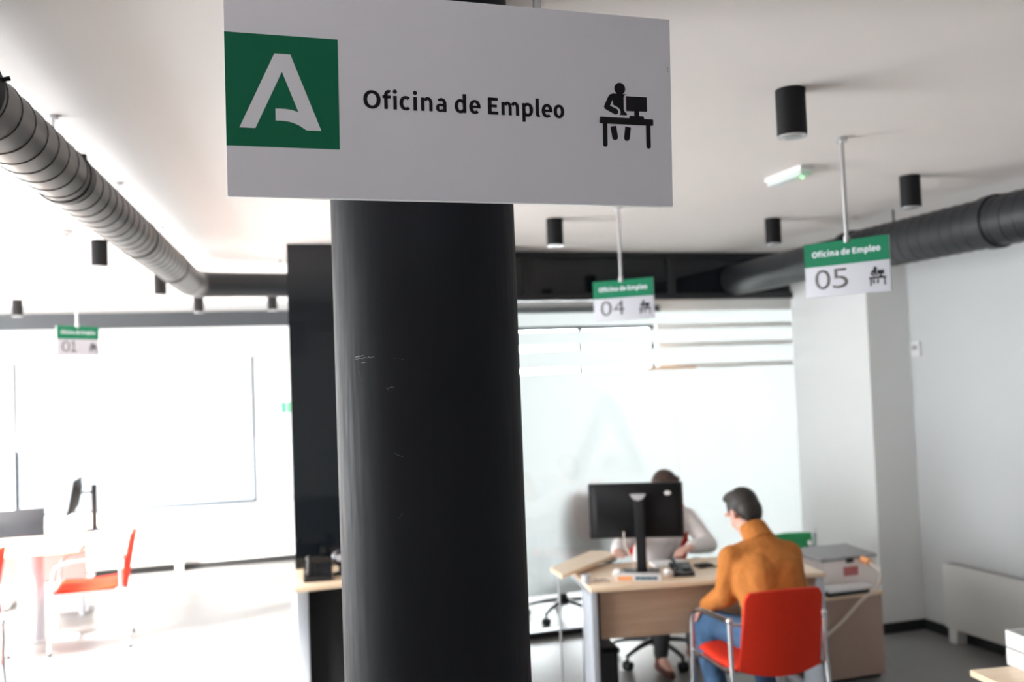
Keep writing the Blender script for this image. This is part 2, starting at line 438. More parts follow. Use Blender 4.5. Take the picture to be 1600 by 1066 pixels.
# ------------------------------------------------------------------ glass partition
gp = bpy.data.objects.new('window_5', None); COL.objects.link(gp); gp.location = (3.35, YG, 0)
tag(gp, 'frosted glass partition with black frame behind the desk', 'partition', kind='structure')
def G(mb): return mb.move((-3.35, -YG, 0))
x0, x1 = 1.95, 4.6
f = MB()
f.box(((x0 + x1) / 2, YG, 2.515), (x1 - x0, .07, .05)); f.box(((x0 + x1) / 2, YG, ZC - .02), (x1 - x0, .07, .04))
f.box((4.555, YG - .02, 1.25), (.055, .05, 2.5)); f.box(((x0 + x1) / 2, YG, .02), (x1 - x0, .07, .04))
for xx in (2.24, 3.42, 4.56): f.box((xx, YG, 2.69), (.055, .068, .30))
G(f).build('frame', M['blackmet'], gp)
G(MB().box(((x0 + x1) / 2, YG - .005, .047), (x1 - x0, .06, .012))).build('bottom_rail', M['alu'], gp)
for a, b in ((1.96, 2.21), (2.27, 3.39), (3.45, 4.53)):
    G(MB().box(((a + b) / 2, YG + .005, 2.69), (b - a, .012, .30))).build('transom_panel', M['blackglass'], gp)
for a, b in ((1.96, 3.418), (3.422, 4.53)):
    pane = G(MB().box(((a + b) / 2, YG, 1.272), (b - a, .010, 2.436))).build('pane', M['glass'], gp)
    fm = MB()
    for zl, zh in ((.30, 1.945), (1.985, 2.115), (2.155, 2.26), (2.30, 2.40)):
        fm.quad((a, YG + .0062, zl), (b, YG + .0062, zl), (b, YG + .0062, zh), (a, YG + .0062, zh))
    G(fm).build('frosted_film', M['film'], pane)
EM_A = [(-.3738, .0709), (-.3443, .071), (-.288, -.0736), (-.3163, -.0735), (-.3293, -.0651), (-.3411, -.06), (-.3529, -.0577), (-.3635, -.057), (-.3739, -.0572),
        (-.3739, -.0345), (-.3642, -.0341), (-.3524, -.0345), (-.3406, -.0363), (-.3307, -.0394), (-.3604, .0368), (-.4118, -.0732), (-.4411, -.0734)]
k = 4.3
G(MB().prism([((u + .3645) * k, (v + .0) * k) for u, v in EM_A], (2.83, YG + .0082, 1.46), (1, 0, 0), (0, 0, 1), .0008)).build('film_emblem', M['filmlogo'], gp)

# ------------------------------------------------------------------ column
cx, cy, cr = .4947, 2.3180, .225
co = empty('column', (cx, cy, 0), 'thick round charcoal column behind the big hanging sign', 'column')
MB().lathe([(cr, 0), (cr, .6), (cr, 1.2), (cr, 1.8), (cr, 2.4), (cr, ZC)], n=96).build('shaft', M['column'], co)
sc = MB()
def on_col(deg, z, r=cr + .0003): return V(r * math.sin(rad(deg)), -r * math.cos(rad(deg)), z)
def scuff(p, q, w, steps=8):
    for i in range(steps):
        if random.random() < .15: continue
        t0, t1 = i / steps, (i + .8) / steps
        j = random.uniform(-1, 1) * .0013; ww = w * random.uniform(.3, 1)
        a = (p[0] + (q[0] - p[0]) * t0, p[1] + (q[1] - p[1]) * t0 + j); b = (p[0] + (q[0] - p[0]) * t1, p[1] + (q[1] - p[1]) * t1 + j)
        vs = [sc.bm.verts.new(v) for v in (on_col(a[0], a[1] - ww), on_col(b[0], b[1] - ww), on_col(b[0], b[1] + ww), on_col(a[0], a[1] + ww))]
        sc.bm.faces.new(vs)
scuff((-60, 1.963), (-44, 1.966), .0012, 10); scuff((-59, 1.968), (-52, 1.970), .002, 6); scuff((-55, 1.955), (-50, 1.955), .001, 5)
scuff((-56, 1.935), (-55, 1.915), .0010, 5); scuff((-37, 1.893), (-31, 1.898), .0012, 6); scuff((-36, 1.888), (-33, 1.889), .001, 4); scuff((-32, 1.962), (-26, 1.957), .0006, 6)
scuff((-33, 1.60), (-29, 1.618), .0007, 6); scuff((-38, 1.55), (-37.6, 1.59), .0005, 5); scuff((-34, 1.75), (-28, 1.74), .0005, 6)
sc.build('scuff_mark', M['scuff'], co, smooth=False)
MB().lathe([(cr + .012, 0), (cr + .012, .07), (cr, .075)], n=96).build('base_ring', M['base'], co)

# ------------------------------------------------------------------ big hanging sign
PICT_TORSO = [(.3279, .0343), (.3576, .0342), (.3543, .0317), (.3526, .0267), (.3527, .0007), (.3545, -.0037), (.3598, -.0071), (.3593, -.0112), (.3432, -.0109), (.3453, -.0051), (.3439, .0011), (.3391, .0054), (.3284, .0102), (.3273, .0217), (.3206, .008), (.337, .0013), (.3399, -.0036), (.3388, -.0081), (.3348, -.0105), (.331, -.0098), (.3098, .0003), (.307, .0037), (.3074, .0073), (.3171, .0274), (.3211, .0321)]
PICT_MON = [(.3591, .0303), (.4062, .0304), (.4072, .0294), (.4073, 0), (.4063, -.001), (.3591, -.0017), (.3581, -.0007), (.3581, .0293)]
PICT_STAND = [(.3772, .0001), (.3885, -.0002), (.3883, -.0107), (.3978, -.0111), (.3997, -.0132), (.3997, -.0177), (.3651, -.0176), (.3656, -.0122), (.3675, -.0112), (.377, -.0111)]
PICT_DESK = [(.2969, -.0165), (.4196, -.0167), (.4216, -.0185), (.4213, -.0299), (.4193, -.0307), (.2985, -.0306), (.2966, -.0293)]
def capsule2d(a, b, w, sq=True, n=8):
    ax, ay = a; bx, by = b; d = Vector((bx - ax, by - ay)).normalized(); p = Vector((-d.y, d.x)) * w / 2
    pts = [(ax + p.x, ay + p.y), (ax - p.x, ay - p.y)]
    base = math.atan2(-p.y, -p.x)
    for k in range(n + 1):
        t = base + PI * k / n; pts.append((bx + math.cos(t) * w / 2, by + math.sin(t) * w / 2))
    return pts
def pictogram(parent, mat, f, s, y):
    """office worker at a desk; f maps the drawing to the plate"""
    mb = MB(); ux, uy = (1, 0, 0), (0, 0, 1)
    polys = [PICT_TORSO, PICT_MON, PICT_STAND, PICT_DESK,
             [(.3441 + .0126 * math.cos(t * PI / 14), .0452 + .0064 * 1.02 * 2 * math.sin(t * PI / 14) * .5 * 2 * .98) for t in range(28)],
             capsule2d((.3086, -.03), (.3084, -.0750), .0104), capsule2d((.4092, -.03), (.4096, -.0752), .0104),
             capsule2d((.3275, -.0355), (.3313, -.0585), .0132), capsule2d((.3619, -.0359), (.3587, -.0590), .0132)]
    for p in polys: mb.prism([f(u, v) for u, v in p], (0, y, 0), ux, uy, .0006)
    return mb.build('pictogram', mat, parent, smooth=False)

SW, SH = .931, .4052
hs = empty('hanging_sign', (.49145, 1.86592, 2.471), 'large white hanging sign reading Oficina de Empleo with green emblem', 'sign')
su = V(.99996831, .00752343, -.00260304); sv = V(.00299736, -.05288564, .99859608); sn = sv.cross(su).normalized()
hs.rotation_euler = Matrix((su, sn, sv)).transposed().to_euler()
MB().box((0, .006, 0), (SW, .012, SH), bevel=.0012).build('panel', M['signwhite'], hs)
MB().box((0, .006, -SH / 2 - .0011), (SW - .002, .0115, .002)).build('bottom_edge', M['signedge'], hs)
g = MB().prism([(-.4654, .1065), (-.2530, .1065), (-.2530, -.1082), (-.4654, -.1082)], (0, -.0002, 0), (1, 0, 0), (0, 0, 1), .0005).build('emblem_square', M['green'], hs, smooth=False)
MB().prism(EM_A, (0, -.0008, 0), (1, 0, 0), (0, 0, 1), .0006).build('emblem_letter', M['letterw'], g, smooth=False)
lettering('lettering', M['ink'], hs, -.2051, -.0240, .4212, -.0004)
pictogram(hs, M['ink'], lambda u, v: (u, v), 1, -.0004)
mk = MB()
for du, dv in ((.4585, .0972), (.4587, .094), (.459, .089)): mk.box((du, -.0004, dv), (.0012, .0006, .0016))
mk.build('scratch_mark', M['ink'], hs)
for u in (.163, -.163):
    p = V(*hs.location) + su * u + sv * (SH / 2)
    r = MB().box((u, .008, SH / 2 + (ZC - p.z) / 2 - .01), (.014, .014, ZC - p.z + .012), bevel=.001)
    r.build('hanging_rod', M['steel'], hs)
    MB().box((u, .016, SH / 2 - .012), (.03, .008, .03), bevel=.002).build('clamp', M['steel'], hs)

# ------------------------------------------------------------------ small counter signs
def counter_sign(num, rodtop, center, yaw, label, dx=0.0):
    r = empty('counter_sign', center, label, 'sign', 'numbered counter signs', rad(yaw))
    w, h = .36, .2275
    MB().box((0, .004, 0), (w, .008, h), bevel=.001).build('plate', M['white2'], r)
    hd = MB().box((0, -.0006, h / 2 - .05), (w, .0012, .0995)).build('header', M['green2'], r)
    lettering('header_text', M['letterw'], hd, -.144, h / 2 - .060, .288, -.0013)
    for i_, ch in enumerate(num):
        if ch == '1':
            d1_ = MB()
            for pl in ([(-.044, -.083), (-.032, -.083), (-.032, -.001), (-.042, -.001), (-.062, -.015), (-.057, -.022), (-.044, -.014)], [(-.062, -.083), (-.014, -.083), (-.014, -.073), (-.062, -.073)]): d1_.prism(pl, (0, -.0003, 0), (1, 0, 0), (0, 0, 1), .0008)
            d1_.build('digit', M['ink2'], r, smooth=False); continue
        text_mesh('digit', ch, M['ink2'], r, (-.137, -.061)[i_] + (.012 if ch == '1' else 0), -.083, .066 if ch != '1' else .036, .082, off=-.008, zoff=-.0003)
    s = .56
    pictogram(r, M['ink'], lambda u, v: ((u - .3595) * s + .128, (v + .0107) * s - .048), s, -.0003)
    off = Matrix.Rotation(-rad(yaw), 3, 'Z') @ (Vector(rodtop) - Vector(center))
    top = ZC - center[2]
    MB().cyl((off.x, .004, h / 2 - .004), (off.x, .004, top - .001), .0085, 12).build('hanging_rod', M['steel'], r)
    MB().cyl((off.x, .004, top - .02), (off.x, .004, top - .0005), .022, 20).build('ceiling_cap', M['steel'], r)
    MB().cyl((off.x, .004, h / 2 - .012), (off.x, .004, h / 2 + .016), .013, 16).build('clamp', M['steel'], r)
    return r
counter_sign('05', (2.520, 3.380, ZC), (2.4938, 3.3721, 2.3174), -59, 'small hanging sign numbered 05 under a green header, nearest and rightmost')
counter_sign('04', (2.186, 4.962, ZC), (2.1805, 4.9443, 2.3299), -45, 'small hanging sign numbered 04 under a green header, above the desk with the seated people')
counter_sign('01', (-1.041, 7.974, ZC), (-1.0103, 7.9463, 2.3274), 42, 'small hanging sign numbered 01 in front of the bright far window')

# ------------------------------------------------------------------ ducts
def ribbed(axis_pts, r, name, mat, parent, pitch, seam, seam_r=.0035):
    pts = axis_pts
    o = MB().tube(pts, r, 40).build(name, mat, parent)
    # spiral seam wound round the straight run
    sm = MB(); a, b = Vector(pts[0]), Vector(pts[-1])
    d = (b - a); L = d.length; d.normalize(); x = d.cross(V(0, 0, 1)).normalized(); u = x.cross(d)
    n = int(L / pitch * 28); hp = []
    for i in range(n + 1):
        t = i / 28 * 2 * PI; p = a + d * (pitch * i / 28)
        hp.append(p + (x * math.cos(t) + u * math.sin(t)) * (r + .0004))
    sm.tube(hp, seam_r, 5); sm.build('spiral_seam', M[seam], o)
    return o
zd, rd = 2.68, .0953
def dl(Y): return V(-.569 + .0971 * (Y - 3), Y, zd)
ld = empty('air_duct', dl(2.9), 'long grey spiral air duct hung under the ceiling at left', 'duct')
base = dl(2.9)
ribbed([dl(2.60) - base, dl(6.98) - base], rd, 'duct_run', M['ductg'], ld, .125, 'ductseam', .0028)
dn = V(.0971, 1, 0).normalized(); dx = V(1, .127, 0).normalized()
corner = dl(7.25); el = bend_path([dl(6.96) - base, corner - base, corner + dx * .30 - base], .26, 12)
hm = len(el) // 2
MB().tube(el[:hm + 1], rd + .002, 40).build('elbow', M['ductg'], ld)
MB().tube(el[hm:], [rd + .002 - .008 * i_ / (len(el) - hm) for i_ in range(len(el) - hm)], 40).build('dark_elbow', M['ductb'], ld)
MB().tube([corner + dx * .26 - base, corner + dx * .44 - base, corner + dx * 1.9 - base], rd - .006, 40).build('dark_duct_run', M['ductb'], ld)
for Y in (3.66, 5.09, 6.23):
    p = dl(Y) - base
    MB().tube([p - dn * .02, p + dn * .02], rd + .005, 40).build('joint_ring', M['ductseam'], ld)
    if Y < 4: MB().box(p + V(rd * .74, 0, rd * .74), (.016, .03, .016), bevel=.003).build('ring_clip', M['ductseam'], ld)
for q in [dl(3.54), dl(4.62), dl(5.83), corner + dx * .62]:
    p = q - base; t = ZC - zd
    MB().cyl(p + V(0, 0, rd), p + V(0, 0, t), .005, 10).build('hanger_rod', M['white'], ld)
    MB().cyl(p + V(0, 0, t - .012), p + V(0, 0, t - .0005), .018, 16).build('hanger_cap', M['white'], ld)
# damper end nearest the camera
p = dl(2.665) - base
MB().tube([p - dn * .34, p], rd + .012, 40).build('damper_collar', M['blackm'], ld)
MB().cyl(p + V(rd + .005, -.03, .02), p + V(rd + .026, -.03, .026), .006, 12).build('damper_screw', M['blackm'], ld)

X0, zr, rr = 3.9818, 2.65, .1451
rdn = empty('air_duct', (X0, 4.5, zr), 'thick black air duct running under the ceiling along the right wall', 'duct')
o = ribbed([V(-.0047 * (Y - 3), Y - 4.5, 0) for Y in (0.5, 5.33)], rr - .012, 'duct_run', M['ductb'], rdn, .085, 'ductseam', .0028)
MB().tube([(-.006, .83 - .0, 0), (-.0075, 1.2, -.005), (-.010, 2.306, -.012)], rr - .022, 40).build('inlet_run', M['ductb'], rdn)
for Y in (5.30, 4.1, 2.9):
    MB().tube([(-.0047 * (Y - 3), Y - 4.53, 0), (-.0047 * (Y - 3), Y - 4.47, 0)], rr, 40).build('joint_ring', M['ductb'], rdn)
for Y in (2.5, 3.7, 4.9):
    MB().cyl((0, Y - 4.5, rr - .02), (0, Y - 4.5, ZC - zr), .006, 10).build('hanger_rod', M['blackm'], rdn)

# ------------------------------------------------------------------ ceiling lamps
def downlight():
    r = empty('downlight', (0, 0, 0), '', 'lamp', 'black cylinder downlights')
    MB().lathe([(.047, -.160), (.050, -.158), (.050, -.0005)], n=32).build('housing', M['blackm'], r)
    MB().lathe([(.049, -.165), (.049, -.160)], n=32).build('rim', M['steel'], r)
    MB().lathe([(.001, -.168), (.025, -.167), (.040, -.164), (.041, -.161)], n=32).build('lens', M['lens'], r)
    return r
LP = [((1.894, 2.816), 'black cylinder downlight, largest and nearest, right of the big sign'),
      ((3.368, 4.009), 'black cylinder downlight above the black duct at right'),
      ((1.947, 5.379), 'black cylinder downlight just left of the hanging rod of sign 04'),
      ((3.369, 5.267), 'black cylinder downlight between sign 04 and sign 05 near the dark transom'),
      ((-.679, 6.364), 'black cylinder downlight in the bright zone just left of the grey duct, above sign 01'),
      ((-.427, 8.204), 'black cylinder downlight half hidden below the grey duct before its bend'),
      ((-1.823, 10.167), 'black cylinder downlight leftmost in the photo, touching the dark beam'),
      ((-.167, 10.02), 'black cylinder downlight directly below the bend of the grey duct'),
      ((.539, 9.893), 'short black cylinder downlight beside the black glass wall at left')]
d0 = downlight()
for i, ((x, y), lab) in enumerate(LP):
    d = d0 if i == 0 else copy_tree(d0)
    d.location = (x, y, ZC); d['label'] = lab

em = empty('emergency_light', (2.663, 4.005, ZC), 'small white emergency light with green indicator on the ceiling', 'light', rz=rad(0))
MB().box((0, 0, -.012), (.075, .31, .022), bevel=.004).build('housing', M['white'], em)
MB().box((0, -.0, -.034), (.062, .29, .024), bevel=.008).build('diffuser', M['diffuser'], em)
MB().ball((.006, -.10, -.046), .007).build('indicator', M['led'], em)
sd = empty('smoke_detector', (-.851, 5.982, ZC), 'round white smoke detector on the ceiling above sign 01', 'detector')
MB().lathe([(.075, -.0005), (.075, -.018), (.066, -.026)], n=40).build('base', M['white'], sd)
MB().lathe([(.052, -.024), (.050, -.04), (.03, -.046), (.001, -.047)], n=40).build('head', M['white'], sd)

# ------------------------------------------------------------------ visitor chair
def visitor_chair(fab):
    r = empty('visitor_chair', (0, 0, 0), '', 'chair')
    w = .255
    # seat: rounded cushion
    mb = MB(); rings = []
    for k in range(13):
        t = k / 12; y = .235 - .45 * t; hw = .225 + .012 * math.sin(PI * t)
        z = .462 - .016 * math.sin(PI * t) - (.02 if k == 0 else 0); th = .026 if 0 < k < 12 else .012
        ring = []
        for j in range(24):
            a = 2 * PI * j / 24; c, s_ = math.cos(a), math.sin(a)
            ring.append(V(math.copysign(abs(c) ** .35, c) * hw, y, z + math.copysign(abs(s_) ** .6, s_) * th))
        rings.append(ring)
    mb.loft(rings).build('seat', fab, r)
    # backrest: slightly curved, flaring to the bottom with a bowed lower edge
    mb = MB(); n = 14; mrows = 12
    def bp(u, v, side):
        hw = .205 + .012 * (1 - v) - (.02 * max(0, (v - .9) / .1) ** 2)
        zb = .448 - .034 * (1 - u * u); zt = .845 - .010 * u * u
        z = zb + (zt - zb) * v
        y = -.225 - .075 * v - .030 * (1 - u * u) * .9
        return V(u * hw, y + side * .014 * (1 - .35 * abs(u) ** 8), z)
    def grid(side):
        return [[mb.bm.verts.new(bp(-1 + 2 * i / n, j / mrows, side)) for i in range(n + 1)] for j in range(mrows + 1)]
    A, B = grid(1), grid(-1)
    for j in range(mrows):
        for i in range(n):
            mb.bm.faces.new((A[j][i], A[j][i + 1], A[j + 1][i + 1], A[j + 1][i]))
            mb.bm.faces.new((B[j][i + 1], B[j][i], B[j + 1][i], B[j + 1][i + 1]))
    for j in range(mrows):
        mb.bm.faces.new((A[j][0], A[j + 1][0], B[j + 1][0], B[j][0])); mb.bm.faces.new((A[j + 1][n], A[j][n], B[j][n], B[j + 1][n]))
    for i in range(n):
        mb.bm.faces.new((A[0][i + 1], A[0][i], B[0][i], B[0][i + 1])); mb.bm.faces.new((A[mrows][i], A[mrows][i + 1], B[mrows][i + 1], B[mrows][i]))
    mb.build('backrest', fab, r)
    for s_ in (-1, 1):
        x = s_ * w
        path = bend_path([(x, .27, .008), (x, .235, .60), (x, .215, .645), (x, .13, .672), (x, -.235, .688)], .05, 6)
        MB().tube(path, .0125, 14).build('arm_tube', M['chrome'], r)
        MB().tube(bend_path([(x, -.222, .694), (x, -.228, .45), (x, -.285, .008)], .06, 5), .0125, 14).build('rear_leg', M['chrome'], r)
        MB().ball((x, -.222, .692), .0165).build('joint_cap', M['chrome'], r)
        MB().tube([(x, -.226, .675), (s_ * .155, -.262, .672)], .008, 10).build('connector', M['steel'], r)
        for yy in (.27, -.285): MB().cyl((x, yy, 0), (x, yy, .02), .016, 14).build('foot_cap', M['blackp'], r)
        MB().tube(bend_path([(x, .238, .435), (x, -.222, .435)], .02), .009, 10).build('side_rail', M['chrome'], r)
    MB().tube([(-w, .15, .428), (w, .15, .428)], .010, 10).build('cross_bar', M['chrome'], r)
    MB().tube([(-w, -.17, .428), (w, -.17, .428)], .010, 10).build('cross_bar', M['chrome'], r)
    return r
GR = 'red visitor chairs'
vc = visitor_chair(M['red']); vc.location = (2.620, 4.425, 0); vc.rotation_euler.z = rad(-4); vc['group'] = GR
vc['label'] = 'red chair with chrome arms carrying the man in the mustard sweater'
def place(src, x, y, rz, lab, grp):
    c = copy_tree(src); c.location = (x, y, 0); c.rotation_euler.z = rad(rz); c['label'] = lab; c['group'] = grp; return c
place(vc, -.975, 8.13, 92, 'empty red chair seen sideways at the end of the white desk under sign 01', GR)
place(vc, -1.85, 7.74, 80, 'red chair mostly cut off by the left edge, beside the column leg of the desk', GR)
place(vc, -1.50, 5.92, 40, 'red chair nearest at the left edge, only its corner in view', GR)
def stacking_chair():
    r = empty('stacking_chair', (0, 0, 0), '', 'chair', 'green stacking chairs')
    w = .21
    MB().box((0, .22, .43), (.40, .40, .035), bevel=.014, seg=3).build('seat', M['greenf'], r)
    mb = MB(); rings = []
    for k_ in range(9):
        t = k_ / 8; z = .50 + .225 * t; ring = []
        for j in range(20):
            a = 2 * PI * j / 20; c, s_ = math.cos(a), math.sin(a)
            x = math.copysign(abs(c) ** .35, c) * (.19 - .012 * t * t)
            ring.append(V(x, -.012 + .03 * (1 - (x / .2) ** 2) + math.copysign(abs(s_) ** .7, s_) * (.015 if 0 < k_ < 8 else .006), z + (.012 * (1 - (x / .2) ** 2) if k_ == 8 else 0)))
        rings.append(ring)
    mb.loft(rings).build('backrest', M['greenf'], r)
    for s_ in (-1, 1):
        MB().tube([(s_ * w, 0, .735), (s_ * w, .0, .40), (s_ * (w + .004), -.03, 0)], .013, 14).build('rear_leg', M['chrome'], r)
        MB().ball((s_ * w, 0, .735), .017).build('leg_cap', M['white'], r)
        MB().tube(bend_path([(s_ * w, .01, .415), (s_ * w, .40, .415), (s_ * (w + .004), .44, 0)], .05, 6), .012, 14).build('front_leg', M['chrome'], r)
    for yy in (.02, .36): MB().tube([(-w, yy, .405), (w, yy, .405)], .009, 10).build('cross_bar', M['chrome'], r)
    return r
gc = stacking_chair(); gc.location = (3.575, 5.66, 0); gc['label'] = 'green chair with steel tube legs behind the seated man, lower of the pair'
g2 = copy_tree(gc); g2.location = (3.695, 5.775, .055); g2['label'] = 'green chair with steel tube legs stacked behind the seated man, upper of the pair'

# ------------------------------------------------------------------ office chair
def office_chair(label, fab, loc, rz, base_rot=0):
    r = empty('office_chair', loc, label, 'chair', None, rz)
    for k_ in range(5):
        a = rad(base_rot + 72 * k_); c, s_ = math.cos(a), math.sin(a)
        mb = MB(); rings = []
        for t in range(7):
            q = t / 6; R_ = .03 + .27 * q; z = .135 - .045 * q * q; hw = .026 - .010 * q; hh = .020 - .009 * q
            ctr = V(R_ * c, R_ * s_, z)
            rings.append([ctr + V(-s_, c, 0) * hw * math.cos(j * PI / 4 + PI / 8) + V(0, 0, 1) * hh * math.sin(j * PI / 4 + PI / 8) for j in range(8)])
        leg = mb.loft(rings).build('base_leg', M['blackp'], r)
        cm = MB(); ctr = V(.30 * c, .30 * s_, .030); sd_ = V(-s_, c, 0)
        cm.cyl(ctr - sd_ * .026, ctr - sd_ * .008, .030, 20); cm.cyl(ctr + sd_ * .008, ctr + sd_ * .026, .030, 20); cm.cyl(ctr - sd_ * .010, ctr + sd_ * .010, .018, 12)
        cm.cyl(ctr + V(0, 0, .02), ctr + V(0, 0, .064), .010, 10)
        cm.build('caster', M['blackp'], leg)
    MB().lathe([(.038, .10), (.038, .165), (.030, .17), (.026, .30), (.016, .302), (.016, .40)], n=24).build('gas_column', M['blackp'], r)
    MB().box((0, 0, .405), (.2, .24, .04), bevel=.01).build('mechanism', M['blackp'], r)
    mb = MB(); rings = []
    for k_ in range(11):
        t = k_ / 10; y = .235 - .47 * t; hw = .225 * (1 - .25 * abs(2 * t - 1) ** 5)
        ring = []
        for j in range(24):
            a = 2 * PI * j / 24; c, s_ = math.cos(a), math.sin(a)
            ring.append(V(math.copysign(abs(c) ** .4, c) * hw, y, .455 + math.copysign(abs(s_) ** .7, s_) * (.034 if 0 < k_ < 10 else .016)))
        rings.append(ring)
    mb.loft(rings).build('seat', fab, r)
    mb = MB(); rings = []
    for k_ in range(13):
        t = k_ / 12; z = .56 + .50 * t; hw = .215 * (1 - .35 * abs(2 * t - 1) ** 4); y = -.275 - .05 * t - .02 * math.cos(PI * t * 1.4)
        ring = []
        for j in range(24):
            a = 2 * PI * j / 24; c, s_ = math.cos(a), math.sin(a)
            xx = math.copysign(abs(c) ** .5, c) * hw
            ring.append(V(xx, y + .5 * xx * xx + math.copysign(abs(s_) ** .7, s_) * (.026 if 0 < k_ < 12 else .012), z))
        rings.append(ring)
    mb.loft(rings).build('backrest', fab, r)
    MB().tube(bend_path([(0, -.08, .41), (0, -.33, .41), (0, -.345, .78)], .07, 6), .018, 10).build('back_support', M['blackp'], r)
    for s_ in (-1, 1):
        MB().tube(bend_path([(s_ * .20, .02, .43), (s_ * .285, .02, .43), (s_ * .285, .02, .645)], .05, 5), .014, 10).build('arm_post', M['blackp'], r)
        MB().box((s_ * .285, -.0, .655), (.055, .22, .025), bevel=.01).build('arm_pad', M['blackp'], r)
    return r
office_chair('office chair with red backrest under the person in the white coat', M['red'], (2.76, 5.96, 0), rad(146), 61)
office_chair('dark office chair seen blurred behind the frosted glass', M['blackm'], (2.60, 7.32, 0), rad(18), 205)

# ------------------------------------------------------------------ main desk
a_d = math.atan2(-.217, 1.344)
dk = empty('office_desk', (1.936, 4.997, 0), 'beech office desk with wooden front panel between the two seated people', 'desk', None, a_d)
L_, D_ = 1.375, .66
MB().box((L_ / 2, D_ / 2, .7275), (L_, D_, .025), bevel=.004).build('desktop', M['beech'], dk)
MB().box((L_ / 2 + .01, .075, .575), (L_ - .10, .018, .27), bevel=.002).build('front_panel', M['panelw'], dk)
for xx in (.022, L_ - .022):
    lg = MB(); lg.box((xx, .15, .365), (.034, .26, .70), bevel=.004)
    lg.build('leg', M['alu'], dk)
    MB().box((xx, D_ / 2, .012), (.05, D_ - .04, .024), bevel=.006).build('foot_bar', M['alu'], dk)
    MB().box((xx, D_ / 2, .70), (.034, D_ - .10, .028), bevel=.003).build('top_rail', M['alu'], dk)
MB().box((.048, .15, .365), (.012, .24, .70)).build('cable_cover', M['blackp'], dk)
def to_desk(x, y, z=0):
    d = Vector((x - 1.936, y - 4.997)); c, s_ = math.cos(-a_d), math.sin(-a_d)
    return (d.x * c - d.y * s_, d.x * s_ + d.y * c)
wp = [to_desk(*p) for p in ((1.862, 5.45), (1.846, 5.209), (2.36, 5.648), (2.36, 5.80), (2.28, 5.86))]
MB().prism(wp, (0, 0, .762), (1, 0, 0), (0, 1, 0), .022).build('side_shelf', M['beech'], dk)
q = to_desk(1.90, 5.42); MB().cyl((*q, 0), (*q, .763), .006, 12).build('shelf_post', M['steel'], dk)
q = to_desk(2.10, 5.55); MB().cyl((*q, .739), (*q, .763), .02, 12).build('shelf_spacer', M['blackp'], dk)
ZT = .7402
# monitor seen from behind
mo = empty('monitor', (2.352, 5.245, ZT), 'black desktop monitor seen from behind with sticker, hiding the clerk', 'monitor', None, rad(-23))
mh = .495
MB().box((-.012, .02, .367), (.555, .018, .325), bevel=.005).build('screen_bezel', M['blackp'], mo)
mb = MB(); rings = []
for z, hw, d in ((.215, .255, .012), (.235, .262, .020), (.36, .262, .030), (.50, .262, .022), (.522, .255, .012)):
    rings.append([V(-.012 - hw, .012, z), V(-.012 + hw, .012, z), V(-.012 + hw - .03, .012 - d, z), V(-.012 - hw + .03, .012 - d, z)])
mb.loft(rings).build('rear_housing', M['blackm'], mo)
MB().box((-.012, .0292, .37), (.53, .0015, .295)).build('screen', M['screen'], mo)
MB().box((0, -.045, .235), (.046, .036, .47), bevel=.004).build('stand_post', M['blackp'], mo)
MB().box((.029, -.040, .225), (.014, .044, .45), bevel=.003).build('stand_cover', M['blackm'], mo)
MB().prism([(-.045, .032), (.045, .032), (.028, .006), (0, -.004), (-.028, .006)], (0, -.062, .435), (1, 0, 0), (0, .3, .95), .03).build('stand_bracket', M['silver'], mo)  # silver colour stands in for light on the bracket's top face
MB().box((.0, .0, .008), (.22, .17, .016), bevel=.006).build('stand_base', M['blackp'], mo)
MB().ball((.175, -.0125, .468), .02, (1, .08, .62)).build('sticker', M['paper'], mo)
cb = MB(); cb.box((-.10, -.022, .245), (.055, .012, .034), bevel=.003); cb.build('port_block', M['blackm'], mo)
MB().tube(smooth_path([(-.09, -.03, .25), (-.085, -.05, .17), (-.05, -.06, .10), (-.04, -.05, .03)], 6), .004, 8).build('cable', M['cream'], mo)

def simple_box(name, c, size, mat, label, cat, rz=0, bevel=.004, group=None):
    o = MB().box((0, 0, size[2] / 2), size, bevel=bevel).build(name, mat, None, loc=c)
    o.rotation_euler.z = rz; return tag(o, label, cat, group)
lb = empty('card_reader', (2.262, 5.075, ZT), 'long low white device with orange label and blue strip on the desk', 'device', None, rad(-28))
MB().box((0, 0, .018), (.255, .07, .036), bevel=.005).build('body', M['white'], lb)
MB().box((-.075, -.0356, .018), (.085, .0012, .026)).build('label', M['orange'], lb)
st = MB().box((.045, -.0356, .019), (.125, .0012, .018)).build('strip', M['blue'], lb)
for k_ in range(3): MB().box((.01 + .035 * k_, -.0366, .019), (.010, .0012, .009)).build('key', M['tealdot'], st)
def crumple(name, c, r, mat, label, cat, seed, sc=(1, 1, .8), group=None):
    rn = random.Random(seed); t = bmesh.new(); bmesh.ops.create_icosphere(t, subdivisions=2, radius=r)
    for v in t.verts: v.co *= rn.uniform(.8, 1.12); v.co.x *= sc[0]; v.co.y *= sc[1]; v.co.z *= sc[2]
    zm = min(v.co.z for v in t.verts)
    for v in t.verts: v.co.z -= zm
    mb = MB(); mb.bm.free(); mb.bm = t
    return tag(mb.build(name, mat, None, smooth=False, loc=c), label, cat, group)
crumple('paper_tissue', (2.190, 5.195, ZT), .034, M['paper'], 'white crumpled tissue at the left of the monitor foot', 'tissue', 3)
crumple('paper_tissue', (2.452, 5.082, ZT), .030, M['paper'], 'white crumpled tissue between monitor foot and black telephone', 'tissue', 5)
cl = MB()
for k_ in range(7):
    cl.box((random.uniform(-.05, .05), random.uniform(-.02, .02), .004 + .003 * k_ * .6), (.035, .012, .006), random.uniform(0, 3), .002)
